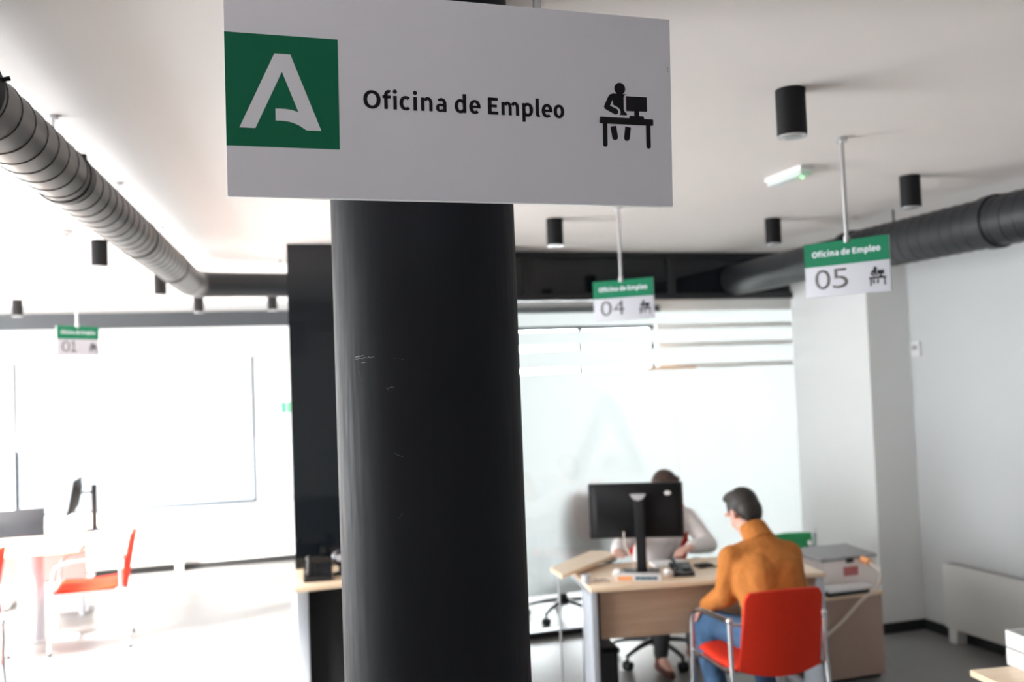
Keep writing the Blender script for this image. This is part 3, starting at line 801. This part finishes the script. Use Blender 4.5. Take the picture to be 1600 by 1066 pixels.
tag(cl.build('paper_scraps', M['cream'], None, loc=(2.075, 5.15, ZT)), 'small heap of cream paper slips on the left desk corner', 'paper', kind='stuff')
cp = empty('steel_cup', (1.965, 5.135, ZT), 'small grey cup at the far left corner of the desk', 'cup')
MB().lathe([(.001, .002), (.026, 0), (.030, .05), (.027, .05), (.024, .006), (.001, .006)], n=24).build('body', M['silver'], cp)
ph = empty('telephone', (2.552, 5.115, ZT), 'black desk telephone right of the monitor foot', 'telephone', None, rad(-15))
mb = MB(); mb.loft([[V(-.06, -.075, 0), V(.06, -.075, 0), V(.06, -.075, .02), V(-.06, -.075, .02)], [V(-.06, .075, 0), V(.06, .075, 0), V(.06, .075, .055), V(-.06, .075, .055)]]).build('body', M['blackp'], ph)
MB().chain(((-.04, -.06, .045), .014), ((-.04, -.03, .06), .011), ((-.04, .04, .078), .011), ((-.04, .068, .075), .014)).build('handset', M['blackp'], ph)
MB().box((.025, -.0, .042), (.05, .06, .006), rot=Matrix.Rotation(rad(13), 3, 'X')).build('keypad', M['screen'], ph)
simple_box('wallet', (2.765, 5.245, ZT), (.10, .07, .018), M['blackm'], 'flat black wallet on the desk under the clerk\'s hand', 'wallet', rad(10))
pp = empty('paper_stack', (2.60, 5.385, ZT), 'short stack of white papers behind the black telephone', 'papers', None, rad(-12))
for k_ in range(4): MB().box((random.uniform(-.006, .006), random.uniform(-.005, .005), .003 + .005 * k_), (.21, .15, .005), random.uniform(-.05, .05), .001).build('sheet', M['paper'], pp)
pn = empty('pen', (2.87, 5.20, ZT), 'dark pen lying near the right end of the desk', 'pen', None, rad(-12))
MB().cyl((-.06, 0, .005), (.05, 0, .005), .0048, 10).build('barrel', M['blackp'], pn)
MB().cyl((.05, 0, .005), (.068, 0, .005), .0048, 10, .001).build('tip', M['silver'], pn)
pc = empty('computer_tower', (2.135, 5.40, 0), 'black computer tower standing under the left side of the desk', 'computer', None, a_d)
MB().box((0, 0, .175), (.135, .36, .33), bevel=.012).build('case', M['blackm'], pc)
for xx in (-.05, .05):
    for yy in (-.15, .15): MB().cyl((xx, yy, 0), (xx, yy, .014), .014, 12).build('foot', M['blackp'], pc)
MB().box((0, -.1805, .2), (.10, .002, .22)).build('vent', M['blackp'], pc)

# ------------------------------------------------------------------ people
def shape(mb, name, mat, root, voxel, smooth=6, parent=None):
    mb.move(-Vector(root.location)); o = mb.build(name, mat, parent or root, smooth=True)
    m = o.modifiers.new('skin', 'REMESH'); m.mode = 'VOXEL'; m.voxel_size = voxel; m.use_smooth_shade = True
    s_ = o.modifiers.new('soft', 'SMOOTH'); s_.iterations = smooth; s_.factor = .5
    return o
def ellipse_loft(mb, rows, n=28):
    """rows = (center, right vector*half width, forward vector*half depth)"""
    mb.loft([[Vector(c) + Vector(a) * math.cos(2 * PI * j / n) + Vector(b) * math.sin(2 * PI * j / n) for j in range(n)] for c, a, b in rows])
def head(mb, c, fw, up, s=1.0):
    """skull, face, nose, ears around centre c; fw = face direction"""
    fw = Vector(fw).normalized(); up = (Vector(up) - fw * Vector(up).dot(fw)).normalized(); rt = fw.cross(up)
    R = Matrix((rt, fw, up)).transposed(); c = Vector(c)
    P = lambda x, y, z: c + (rt * x + fw * y + up * z) * s
    mb.ball(P(0, -.012, .022), .092 * s, (.84, 1.03, .98), R, 24)
    mb.ball(P(0, .022, -.03), .075 * s, (.86, .98, 1.12), R, 20)
    mb.ball(P(0, .055, -.088), .036 * s, (1.0, .8, .75), R, 16)
    mb.chain((P(0, .096, .012), .009 * s), (P(0, .112, -.022), .014 * s))
    mb.ball(P(.017, .094, -.026), .010 * s); mb.ball(P(-.017, .094, -.026), .010 * s)
    mb.ball(P(0, .088, .034), .03 * s, (1.9, .6, .5), R)
    mb.ball(P(0, .083, -.058), .017 * s, (1.4, .7, .7), R)
    for q in (-1, 1):
        mb.ball(P(q * .082, -.006, -.012), .028 * s, (.32, .62, 1.05), R, 14)
    return P, R
def hand(mb, w, d, n, side, curl=.5, s=1.0):
    """w wrist, d finger direction, n palm normal (down); thumb on 'side'"""
    d = Vector(d).normalized(); n = (Vector(n) - d * Vector(n).dot(d)).normalized(); x = d.cross(n).normalized() * side; w = Vector(w)
    R = Matrix((x, d, n)).transposed()
    mb.ball(w + d * .048 * s, .046 * s, (.92, 1.08, .36), R, 16)
    for k_, (o_, ln, r_) in enumerate(((.030, .068, .0088), (.010, .078, .0092), (-.011, .072, .0088), (-.030, .058, .0078))):
        p0 = w + (d * .082 + x * o_) * s; dd = d.copy(); p = p0; pts = [(w + (d * .05 + x * o_ * .8) * s, r_ * 1.1 * s), (p0, r_ * 1.05 * s)]
        for q, fr in enumerate((.45, .32, .23)):
            dd = (dd + n * curl * (.5 + .22 * q)).normalized(); p = p + dd * ln * fr * s; pts.append((p, r_ * (1 - .1 * (q + 1)) * s))
        mb.chain(*pts)
    t0 = w + (d * .022 + x * .030) * s; t1 = t0 + (d * .6 + x * .75 + n * .35).normalized() * .036 * s; t2 = t1 + (d * .95 + x * .25 + n * .3).normalized() * .030 * s
    mb.chain((w + d * .02 * s, .017 * s), (t0, .015 * s), (t1, .0115 * s), (t2, .0092 * s))
def lean(a, b, t): return Vector(a).lerp(Vector(b), t)

# --- man in mustard sweater
man = empty('person', (2.70, 4.45, 0), 'person with dark hair in mustard sweater and jeans, seated with back turned', 'person')
pel, wai, che, nkb = V(2.700, 4.40, .545), V(2.712, 4.425, .68), V(2.728, 4.495, .86), V(2.742, 4.575, 1.015)
hdc = V(2.728, 4.695, 1.138); hfw = V(-.14, .80, -.56); hup = V(-.12, .54, .84)
Ls, Le, Lw = V(2.580, 4.575, .918), V(2.535, 4.58, .725), V(2.530, 4.80, .628)
Rs, Re, Rw = V(2.880, 4.52, .922), V(2.950, 4.56, .725), V(2.865, 4.79, .648)
LH, RH = V(2.615, 4.42, .535), V(2.795, 4.42, .535)
LK, RK = V(2.545, 4.865, .535), V(2.850, 4.86, .535)
LA, RA = V(2.475, 4.56, .095), V(2.850, 4.72, .095)
bm_ = MB()
P, R = head(bm_, hdc, hfw, hup)
bm_.chain((nkb - V(0, 0, .03), .062), (hdc + V(0, -.02, -.06), .056))
ellipse_loft(bm_, [(pel, (.14, 0, 0), (0, .10, .0)), (wai, (.135, 0, 0), (0, .095, -.02)), (che, (.155, -.02, 0), (0, .10, -.03)), (nkb - V(0, .02, .05), (.12, -.02, 0), (0, .07, -.03)), (nkb, (.06, 0, 0), (0, .055, -.02))])
for a, b, c in ((Ls, Le, Lw), (Rs, Re, Rw)): bm_.chain((a, .046), (b, .037), (c, .026))
hand(bm_, Lw, (-.10, .62, -.62), (.35, -.3, -.8), 1, .35); hand(bm_, Rw, (-.3, .8, -.35), (0, -.3, -1), -1, .25)
for h_, k_, a_ in ((LH, LK, LA), (RH, RK, RA)): bm_.chain((h_, .07), (k_, .05), (a_, .035)); bm_.chain((a_, .035), (a_ + V(0, .14, -.055), .028))
body = shape(bm_, 'body', M['skin'], man, .0055, 3)
ey = MB()
for q in (-1, 1): ey.ball(P(q * .029, .0785, .010), .0085)
ey.move(-Vector(man.location)); eo = ey.build('eyes', M['eye'], body)
ir = MB()
for q in (-1, 1): ir.ball(P(q * .029, .0845, .010), .0045)
ir.move(-Vector(man.location)).build('pupils', M['ink'], body)
hr = MB(); up_ = (hup - hfw.normalized() * hup.dot(hfw.normalized())).normalized(); f_ = hfw.normalized()
hr.ball(P(0, -.024, .034), .099, (.85, .98, .95), R, 24); hr.ball(P(0, -.055, -.012), .078, (.93, .80, 1.0), R, 20); hr.ball(P(0, -.062, -.052), .055, (1.05, .62, .75), R, 16)
hr.ball(P(.01, .02, .085), .056, (1.05, 1.15, .55), R, 16); hr.ball(P(-.02, .0, .098), .05, (1.2, 1.2, .55), R, 16)
for q in (-1, 1): hr.ball(P(q * .074, .006, .018), .034, (.35, .7, 1.1), R, 14)
shape(hr, 'hair', M['hair'], man, .006, 3)
sw = MB()
ellipse_loft(sw, [(pel + V(0, -.012, -.05), (.172, 0, 0), (0, .122, -.01)), (pel + V(0, -.01, .04), (.176, 0, 0), (0, .128, -.02)), (wai + V(0, -.012, .02), (.170, 0, 0), (0, .122, -.03)), (lean(wai, che, .6), (.184, -.02, 0), (0, .128, -.04)),
                  (che + V(0, -.01, .03), (.188, -.03, 0), (0, .122, -.045)), (nkb + V(0, -.03, -.075), (.140, -.03, 0), (0, .095, -.04)), (nkb + V(0, -.015, -.015), (.085, -.01, 0), (0, .075, -.03)), (nkb + V(0, .0, .02), (.066, 0, 0), (0, .064, -.03))])
for a, b, c in ((Ls, Le, Lw), (Rs, Re, Rw)):
    sw.chain((a + V(0, -.005, -.005), .078), (lean(a, b, .5), .066), (b, .062), (lean(b, c, .55), .052), (lean(b, c, .93), .040))
sw.chain((nkb + V(0, -.035, -.055), .080), (Ls + V(.02, -.01, .0), .072)); sw.chain((nkb + V(0, -.035, -.055), .080), (Rs + V(-.02, -.01, .0), .072))
sw.chain((che + V(-.06, -.05, 0), .10), (wai + V(-.05, -.03, 0), .10)); sw.chain((che + V(.06, -.06, 0), .10), (wai + V(.05, -.03, 0), .10))
sw_o = shape(sw, 'sweater', M['mustard'], man, .009, 6)
clr = MB(); nd = (hdc + V(0, -.055, -.03) - nkb).normalized(); rx = V(1, 0, 0); ry = nd.cross(rx).normalized()
clr.loft([[nkb + nd * t + (rx * math.cos(2 * PI * j / 28) + ry * math.sin(2 * PI * j / 28)) * r_ for j in range(28)] for t, r_ in ((-.03, .088), (.0, .080), (.03, .075), (.062, .072), (.075, .066), (.055, .062), (0, .062))])
clr.move(-Vector(man.location)).build('collar', M['mustard'], sw_o, smooth=True)
je = MB()
je.chain((LH, .098), (RH, .098)); je.ball(pel + V(0, -.02, -.01), .12, (1.3, .95, .75))
for h_, k_, a_ in ((LH, LK, LA), (RH, RK, RA)):
    je.chain((h_ + V(0, .02, .0), .092), (lean(h_, k_, .6), .078), (k_, .068), (lean(k_, a_, .45), .064), (a_ + V(0, 0, .03), .052))
shape(je, 'jeans', M['jeans'], man, .009, 5)
for a_, fd in ((LA, V(-.05, 1, 0)), (RA, V(0, 1, 0))):
    sh = MB(); fd = fd.normalized(); h0 = V(a_.x, a_.y, .042)
    sh.chain((h0 - fd * .03, .038), (h0 + fd * .07 + V(0, 0, -.004), .038), (h0 + fd * .16 + V(0, 0, -.012), .030)); sh.chain((a_ + V(0, 0, -.01), .040), (h0, .04))
    shape(sh, 'shoe', M['shoed'], man, .008, 4)

# --- clerk in white coat behind the monitor
wm = empty('person', (2.82, 6.02, 0), 'person with brown hair in white coat seated behind the black monitor', 'person')
pel, wai, che, nkb = V(2.80, 6.045, .545), V(2.815, 6.035, .68), V(2.845, 5.98, .85), V(2.872, 5.935, .995)
hdc = V(2.838, 5.88, 1.136); hfw = V(-.16, -.93, -.34); hup = V(0, -.33, .94)
Rs, Re, Rw = V(2.69, 5.965, .925), V(2.515, 5.90, .79), V(2.395, 5.685, .800)
Ls, Le, Lw = V(3.035, 5.965, .925), V(3.145, 5.88, .745), V(2.880, 5.640, .785)
RH, LH = V(2.715, 6.0, .54), V(2.885, 6.0, .54); RK, LK = V(2.69, 5.66, .53), V(2.95, 5.68, .53); RA, LA = V(2.665, 5.685, .095), V(2.985, 5.865, .095)
bm_ = MB(); P, R = head(bm_, hdc, hfw, hup, .97)
bm_.chain((nkb - V(0, 0, .03), .054), (hdc + V(0, .015, -.06), .048))
ellipse_loft(bm_, [(pel, (.13, 0, 0), (0, .10, 0)), (wai, (.115, 0, 0), (0, .09, .02)), (che, (.14, 0, 0), (0, .10, .03)), (nkb - V(0, -.01, .05), (.11, 0, 0), (0, .065, .03)), (nkb, (.052, 0, 0), (0, .05, .02))])
for a, b, c in ((Ls, Le, Lw), (Rs, Re, Rw)): bm_.chain((a, .040), (b, .033), (c, .024))
hand(bm_, Lw, (-.85, -.42, -.12), (.1, .1, -1), -1, .35, .95); hand(bm_, Rw, (-.25, -.9, -.05), (0, .1, -1), 1, .22, .92)
for h_, k_, a_ in ((LH, LK, LA), (RH, RK, RA)): bm_.chain((h_, .07), (k_, .05), (a_, .033)); bm_.chain((a_, .033), (a_ + V(0, -.13, -.055), .026))
body = shape(bm_, 'body', M['skin2'], wm, .0055, 3)
ey = MB(); lp = MB()
for q in (-1, 1): ey.ball(P(q * .029, .080, .010), .0085)
lp.ball(P(0, .096, -.058), .012, (1.6, .5, .5), R)
ey.move(-Vector(wm.location)).build('eyes', M['eye'], body)
ir = MB()
for q in (-1, 1): ir.ball(P(q * .029, .0855, .010), .0045)
ir.move(-Vector(wm.location)).build('pupils', M['ink'], body)
lp.move(-Vector(wm.location)).build('mouth', M['lip'], body)
hr = MB(); hr.ball(P(0, -.028, .034), .100, (.88, .98, .97), R, 24); hr.ball(P(0, -.05, -.03), .085, (.98, .8, 1.0), R, 20); hr.ball(P(0, -.105, -.02), .045, (1, .9, 1), R)
for q in (-1, 1): hr.ball(P(q * .076, .01, .02), .04, (.35, .8, 1.2), R, 14); hr.ball(P(q * .045, .008, .085), .045, (1.1, 1.0, .5), R, 14)
shape(hr, 'hair', M['hairg'], wm, .006, 3)
ct = MB()
ellipse_loft(ct, [(pel + V(0, 0, -.03), (.175, 0, 0), (0, .135, 0)), (wai, (.155, 0, 0), (0, .120, .02)), (che, (.172, 0, 0), (0, .122, .03)), (nkb + V(0, .01, -.06), (.145, 0, 0), (0, .085, .03)), (nkb + V(0, .0, -.005), (.07, 0, 0), (0, .06, .02))])
for a, b, c in ((Ls, Le, Lw), (Rs, Re, Rw)):
    ct.chain((a, .070), (lean(a, b, .5), .062), (b, .058), (lean(b, c, .5), .052), (lean(b, c, .9), .044))
ct.chain((nkb + V(0, .02, -.05), .07), (Ls, .066)); ct.chain((nkb + V(0, .02, -.05), .07), (Rs, .066))
shape(ct, 'coat', M['coat'], wm, .009, 5)
tr = MB(); tr.chain((LH, .095), (RH, .095))
for h_, k_, a_ in ((LH, LK, LA), (RH, RK, RA)): tr.chain((h_, .09), (k_, .066), (lean(k_, a_, .5), .058), (a_ + V(0, 0, .03), .048))
shape(tr, 'trousers', M['trous'], wm, .009, 4)
for a_ in (LA, RA):
    sh = MB(); h0 = V(a_.x, a_.y, .040); fd = V(-.03, -1, 0)
    sh.chain((h0 - fd * .03, .036), (h0 + fd * .07, .035), (h0 + fd * .15 + V(0, 0, -.012), .027)); sh.chain((a_ + V(0, 0, .03), .042), (h0, .038))
    shape(sh, 'shoe', M['shoe'], wm, .008, 4)

# ------------------------------------------------------------------ right side furniture
cab = empty('low_cabinet', (3.655, 5.255, 0), 'low taupe cabinet with beech top beside the white pier', 'cabinet')
MB().box((0, 0, .265), (.43, .40, .48), bevel=.003).build('body', M['taupe'], cab)
MB().box((0, -.002, .516), (.44, .42, .022), bevel=.003).build('top', M['beech'], cab)
MB().box((0, .01, .0125), (.40, .36, .025)).build('plinth', M['blackp'], cab)
MB().box((0, -.2025, .265), (.424, .006, .465), bevel=.002).build('door', M['taupe'], cab)
bx_ = empty('storage_box', (3.715, 5.285, .5272), 'white storage box with grey lid and red label on the low cabinet', 'box')
MB().box((0, 0, .093), (.395, .27, .186), bevel=.006).build('body', M['boxw'], bx_)
mb = MB(); mb.loft([[V(-.203, -.14, .186), V(.203, -.14, .186), V(.203, .14, .186), V(-.203, .14, .186)], [V(-.203, -.14, .205), V(.203, -.14, .205), V(.203, .14, .215), V(-.203, .14, .215)], [V(-.15, -.04, .226), V(.17, -.04, .226), V(.17, .12, .236), V(-.15, .12, .236)]]).build('lid', M['boxg'], bx_)
MB().box((.0, -.146, .184), (.05, .012, .028), bevel=.003).build('latch', M['blackp'], bx_)
MB().box((.012, -.1362, .115), (.105, .0012, .055)).build('label', M['redlab'], bx_)
MB().box((.0, -.142, .04), (.06, .012, .012), bevel=.003).build('handle', M['silver'], bx_)
ty = empty('label_printer', (3.625, 5.072, .5272), 'flat white device with dark base in front of the storage box', 'device')
MB().box((0, 0, .014), (.29, .085, .028), bevel=.004).build('base', M['blackp'], ty)
MB().box((.0, -.012, .042), (.33, .12, .022), bevel=.005).build('top_plate', M['white'], ty)
cbl = empty('power_cable', (3.80, 4.99, .70), 'cream power cable with round plug drooping in front of the low cabinet', 'cable')
cp_ = [(3.80, 5.07, .705), (3.815, 4.995, .66), (3.80, 4.975, .60), (3.74, 4.965, .555), (3.66, 4.99, .49), (3.57, 5.02, .39), (3.46, 5.03, .31), (3.40, 5.02, .25), (3.375, 5.02, .12), (3.40, 5.03, .012)]
MB().tube(smooth_path([V(*p) - V(3.80, 4.99, .70) for p in cp_], 8), .009, 10).build('cord', M['cream'], cbl)
MB().cyl((-.005, .135, .012), (.0, .07, .004), .022, 18).build('plug', M['orange'], cbl)

def convector(name, loc, rz, length, label):
    r = empty(name, loc, label, 'radiator', 'white convector heaters', rz)
    h0, h1 = .10, .535
    MB().box((length / 2, -.055, (h0 + h1) / 2), (length, .10, h1 - h0), bevel=.006).build('cover', M['radi'], r)
    MB().box((length / 2, -.055, h1 + .0015), (length - .06, .06, .004)).build('top_grille', M['boxg'], r)
    for xx in (.06, length - .06): MB().box((xx, -.055, .052), (.075, .085, .104), bevel=.004).build('foot', M['radi'], r)
    return r
convector('convector', (4.84, 5.53, 0), rad(-90), 1.75, 'white convector heater on the right wall by the pier')
convector('convector', (-2.25, YF, 0), 0, 1.87, 'white convector heater under the far window')
th = empty('thermostat', (4.85, 5.79, 2.02), 'small pale wall thermostat in the right corner', 'thermostat')
MB().box((-.0115, 0, 0), (.024, .085, .11), bevel=.006).build('case', M['white'], th)
MB().box((-.025, 0, .012), (.003, .05, .035)).build('display', M['boxg'], th)
MB().cyl((-.024, 0, -.03), (-.03, 0, -.03), .012, 16).build('dial', M['white'], th)

# desk corner bottom right with box files
dr = empty('office_desk', (2.70, 3.035, 0), 'beech desk with only its corner visible at the bottom right', 'desk', None, rad(-8))
MB().box((.70, -.375, .7275), (1.4, .75, .025), bevel=.004).build('desktop', M['beech'], dr)
for xx in (.04, 1.36):
    MB().box((xx, -.375, .36), (.034, .30, .70), bevel=.004).build('leg', M['alu'], dr); MB().box((xx, -.375, .012), (.05, .65, .024), bevel=.006).build('foot_bar', M['alu'], dr)
pf = empty('paper_tray', (3.005, 2.90, ZT), 'white stacked paper trays on the desk corner at right edge', 'tray', None, rad(-8))
for k_ in range(2):
    z0 = .068 * k_
    MB().box((0, 0, z0 + .004), (.30, .22, .006)).box((-.147, 0, z0 + .034), (.006, .22, .060)).box((.147, 0, z0 + .034), (.006, .22, .060)).box((0, .107, z0 + .034), (.29, .006, .060)).build('tray_level', M['white'], pf)
    MB().box((0, -.008, z0 + .018), (.27, .19, .02), rad(1)).build('paper_pile', M['paper'], pf)
MB().cyl((.06, -.02, .152), (.06, -.02, .153), .01)
rl = tag(MB().cyl((-.06, -.02, 0), (.10, .03, 0), .018, 20).build('paper_roll', M['paper'], None, loc=(3.01, 2.90, ZT + .133 + .018 - .011)), 'small white paper roll on top of the paper trays', 'paper')

# ------------------------------------------------------------------ desk and phone by the dark wall
dl_ = empty('office_desk', (.392, 5.78, 0), 'narrow beech desk against the black glass wall, left of the column', 'desk', None, rad(3))
MB().box((.50, .30, .7275), (1.0, .60, .025), bevel=.004).build('desktop', M['beech'], dl_)
MB().box((.50, .12, .36), (.86, .018, .66)).build('front_panel', M['blackm'], dl_)
for xx in (.055, .945):
    MB().box((xx, .16, .357), (.07, .22, .714), bevel=.006).build('leg', M['alu'], dl_)
    MB().box((xx, .3, .012), (.07, .56, .024), bevel=.006).build('foot_bar', M['alu'], dl_)
tp = empty('telephone', (.555, 6.0, ZT), 'black desk telephone on the narrow desk by the black wall', 'telephone', None, rad(-6))
mb = MB(); mb.loft([[V(-.085, -.085, 0), V(.085, -.085, 0), V(.085, -.085, .025), V(-.085, -.085, .025)], [V(-.085, .085, 0), V(.085, .085, 0), V(.085, .085, .09), V(-.085, .085, .09)]]).build('body', M['blackp'], tp)
MB().chain(((-.055, -.07, .055), .016), ((-.055, -.03, .075), .012), ((-.055, .05, .105), .012), ((-.055, .08, .115), .017)).build('handset', M['blackp'], tp)
MB().box((.03, .0, .060), (.085, .10, .008), rot=Matrix.Rotation(rad(21), 3, 'X')).build('keypad', M['screen'], tp)
wb = empty('desk_camera', (.70, 6.08, ZT), 'glossy black rounded webcam beside the black telephone, next to the column', 'camera')
MB().lathe([(.05, 0), (.05, .012), (.014, .02), (.014, .06)], n=24).build('foot', M['blackp'], wb)
MB().ball((0, 0, .105), .055, (1, .9, 1)).build('housing', M['purple'], wb)
MB().cyl((-.01, -.045, .11), (-.012, -.056, .11), .02, 20).build('lens', M['silver'], wb)

# ------------------------------------------------------------------ left bright zone
d1 = empty('office_desk', (-1.05, 8.08, 0), 'pale desk on a thick round leg in the bright zone under sign 01', 'desk', None, rad(1.5))
MB().box((-.95, .60, .7275), (1.9, 1.2, .025), bevel=.008).build('desktop', M['beech'], d1)
for xx in (-.37, -1.55):
    MB().cyl((xx, .28, .03), (xx, .28, .715), .092, 40).build('column_leg', M['alu'], d1)
    MB().box((xx, .28, .016), (.66, .08, .03), bevel=.01).build('foot_bar', M['white'], d1)
MB().box((-.80, 1.12, .52), (1.5, .018, .39)).build('modesty_panel', M['pink'], d1)
for xx in (-.10, -1.7): MB().cyl((xx, 1.15, 0), (xx, 1.15, .715), .02, 16).build('rear_leg', M['alu'], d1)
lt = empty('laptop', (-1.60, 8.78, ZT), 'open laptop with dark screen on the pale desk at left edge', 'laptop', None, rad(5))
MB().box((0, -.09, .009), (.40, .24, .016), bevel=.004).build('keyboard_base', M['silver'], lt)
MB().box((0, .07, .135), (.40, .012, .235), rot=Matrix.Rotation(rad(-12), 3, 'X'), bevel=.004).build('screen', M['screen'], lt)
m1 = empty('monitor', (-1.06, 9.10, ZT), 'black monitor seen edge-on, tilted on its arm in front of the bright window', 'monitor', None, rad(0))
MB().box((.008, 0, .20), (.046, .06, .40), bevel=.004).build('arm_post', M['blackp'], m1)
MB().box((-.04, .0, .335), (.10, .05, .02), bevel=.004).build('arm', M['blackp'], m1)
MB().box((.0, 0, .006), (.14, .18, .012), bevel=.004).build('arm_base', M['blackp'], m1)
Rm = Matrix.Rotation(rad(11), 3, 'Y')
MB().box((-.150, .0, .305), (.016, .50, .31), rot=Rm, bevel=.004).build('screen_bezel', M['blackm'], m1)
mb = MB(); a_ = [V(.008, y, z) for y, z in ((-.22, -.14), (.22, -.14), (.22, .14), (-.22, .14))]; b_ = [V(.045, y, z) for y, z in ((-.08, -.08), (.08, -.08), (.08, .08), (-.08, .08))]
mb.loft([[Rm @ p + V(-.150, 0, .305) for p in a_], [Rm @ p + V(-.150, 0, .305) for p in b_]]).build('rear_housing', M['blackm'], m1)
MB().tube(smooth_path([(0, 0, .02), (-.07, -.05, .012), (-.15, -.06, .01), (-.20, -.09, .006)], 6), .005, 8).build('cable', M['blackp'], m1)
wc = empty('drawer_pedestal', (-2.06, 9.98, 0), 'white drawer pedestal on the floor behind the pale desk at left edge', 'cabinet')
MB().box((0, 0, .29), (.43, .55, .54), bevel=.006).build('body', M['white'], wc)
for k_ in range(3):
    dr_ = MB().box((0, -.281, .12 + .17 * k_), (.42, .014, .16), bevel=.003).build('drawer', M['white'], wc); MB().box((0, -.292, .15 + .17 * k_), (.12, .01, .012), bevel=.002).build('handle', M['silver'], dr_)
for xx in (-.17, .17):
    for yy in (-.2, .2): MB().cyl((xx, yy, 0), (xx, yy, .03), .025, 14).build('caster', M['blackp'], wc)
sb = empty('slatted_basket', (-1.25, 9.42, 0), 'white slatted waste basket on the floor under the pale desk', 'basket')
for k_ in range(8):
    x = -.115 + .033 * k_
    MB().box((x, -.11, .15), (.018, .008, .29), rot=Matrix.Rotation(rad(9), 3, 'Y')).build('slat', M['white'], sb)
MB().box((0, .01, .012), (.27, .23, .018), bevel=.004).build('base', M['boxg'], sb)
MB().box((0, .0, .296), (.29, .24, .012), bevel=.003).build('rim', M['white'], sb)
MB().box((0, .11, .15), (.25, .008, .29)).build('back', M['white'], sb)
ex = empty('exit_sign', (.72, YF, 1.70), 'small green safety sign on the far wall beside the black panel', 'sign')
MB().box((0, -.005, 0), (.10, .008, .12), bevel=.001).build('plate', M['exitg'], ex)
MB().box((.005, -.0097, 0), (.014, .0014, .12)).build('stripe', M['paper'], ex)

# back room cabinet seen through the clear strip
tc = empty('tall_cabinet', (5.15, 10.55, 0), 'tan wooden cabinet top seen through the clear strip of the glass', 'cabinet')
MB().box((0, 0, 1.0), (.66, .40, 2.0), bevel=.005).build('body', M['tan'], tc)
for s_ in (-1, 1):
    q = MB().box((s_ * .165, -.205, 1.02), (.315, .012, 1.9), bevel=.003).build('door', M['tan'], tc); MB().box((s_ * .03, -.216, 1.05), (.012, .012, .12), bevel=.003).build('handle', M['steel'], q)

# ------------------------------------------------------------------ light
w = bpy.data.worlds.new('world'); S.world = w; w.use_nodes = True
nt = w.node_tree; bg = nt.nodes['Background']
bg.inputs['Color'].default_value = (.95, .97, 1.0, 1); bg.inputs['Strength'].default_value = 15.0
sun = bpy.data.lights.new('sun', 'SUN'); sun.energy = 55; sun.angle = rad(14); sun.color = (1, .96, .90)
so = bpy.data.objects.new('sun', sun); COL.objects.link(so)
so.rotation_euler = V(.78, .42, -.52).to_track_quat('-Z', 'Y').to_euler()

# ------------------------------------------------------------------ camera
yaw, pit, rol = .298287, .041529, -.037702
F = V(math.sin(yaw) * math.cos(pit), math.cos(yaw) * math.cos(pit), math.sin(pit))
R0 = V(math.cos(yaw), -math.sin(yaw), 0); U0 = R0.cross(F)
Rr = R0 * math.cos(rol) + U0 * math.sin(rol); Uu = U0 * math.cos(rol) - R0 * math.sin(rol)
cam = bpy.data.cameras.new('camera'); cam.sensor_width = 36; cam.sensor_fit = 'HORIZONTAL'; cam.lens = 36 * 1500 / 1600
cam.clip_start = .05; cam.clip_end = 200
cam.dof.use_dof = True; cam.dof.focus_distance = 2.0; cam.dof.aperture_fstop = 2.8
co_ = bpy.data.objects.new('camera', cam); COL.objects.link(co_)
co_.matrix_world = Matrix.Translation((0, 0, 1.90)) @ Matrix((Rr, Uu, -F)).transposed().to_4x4()
S.camera = co_
S.view_settings.view_transform = 'Standard'; S.view_settings.look = 'None'; S.view_settings.gamma = 1.0
S.view_settings.use_curve_mapping = False
S.view_settings.exposure = 0.45
S.cycles.max_bounces = 10; S.cycles.diffuse_bounces = 6; S.cycles.transparent_max_bounces = 16
S.cycles.sample_clamp_indirect = 6.0
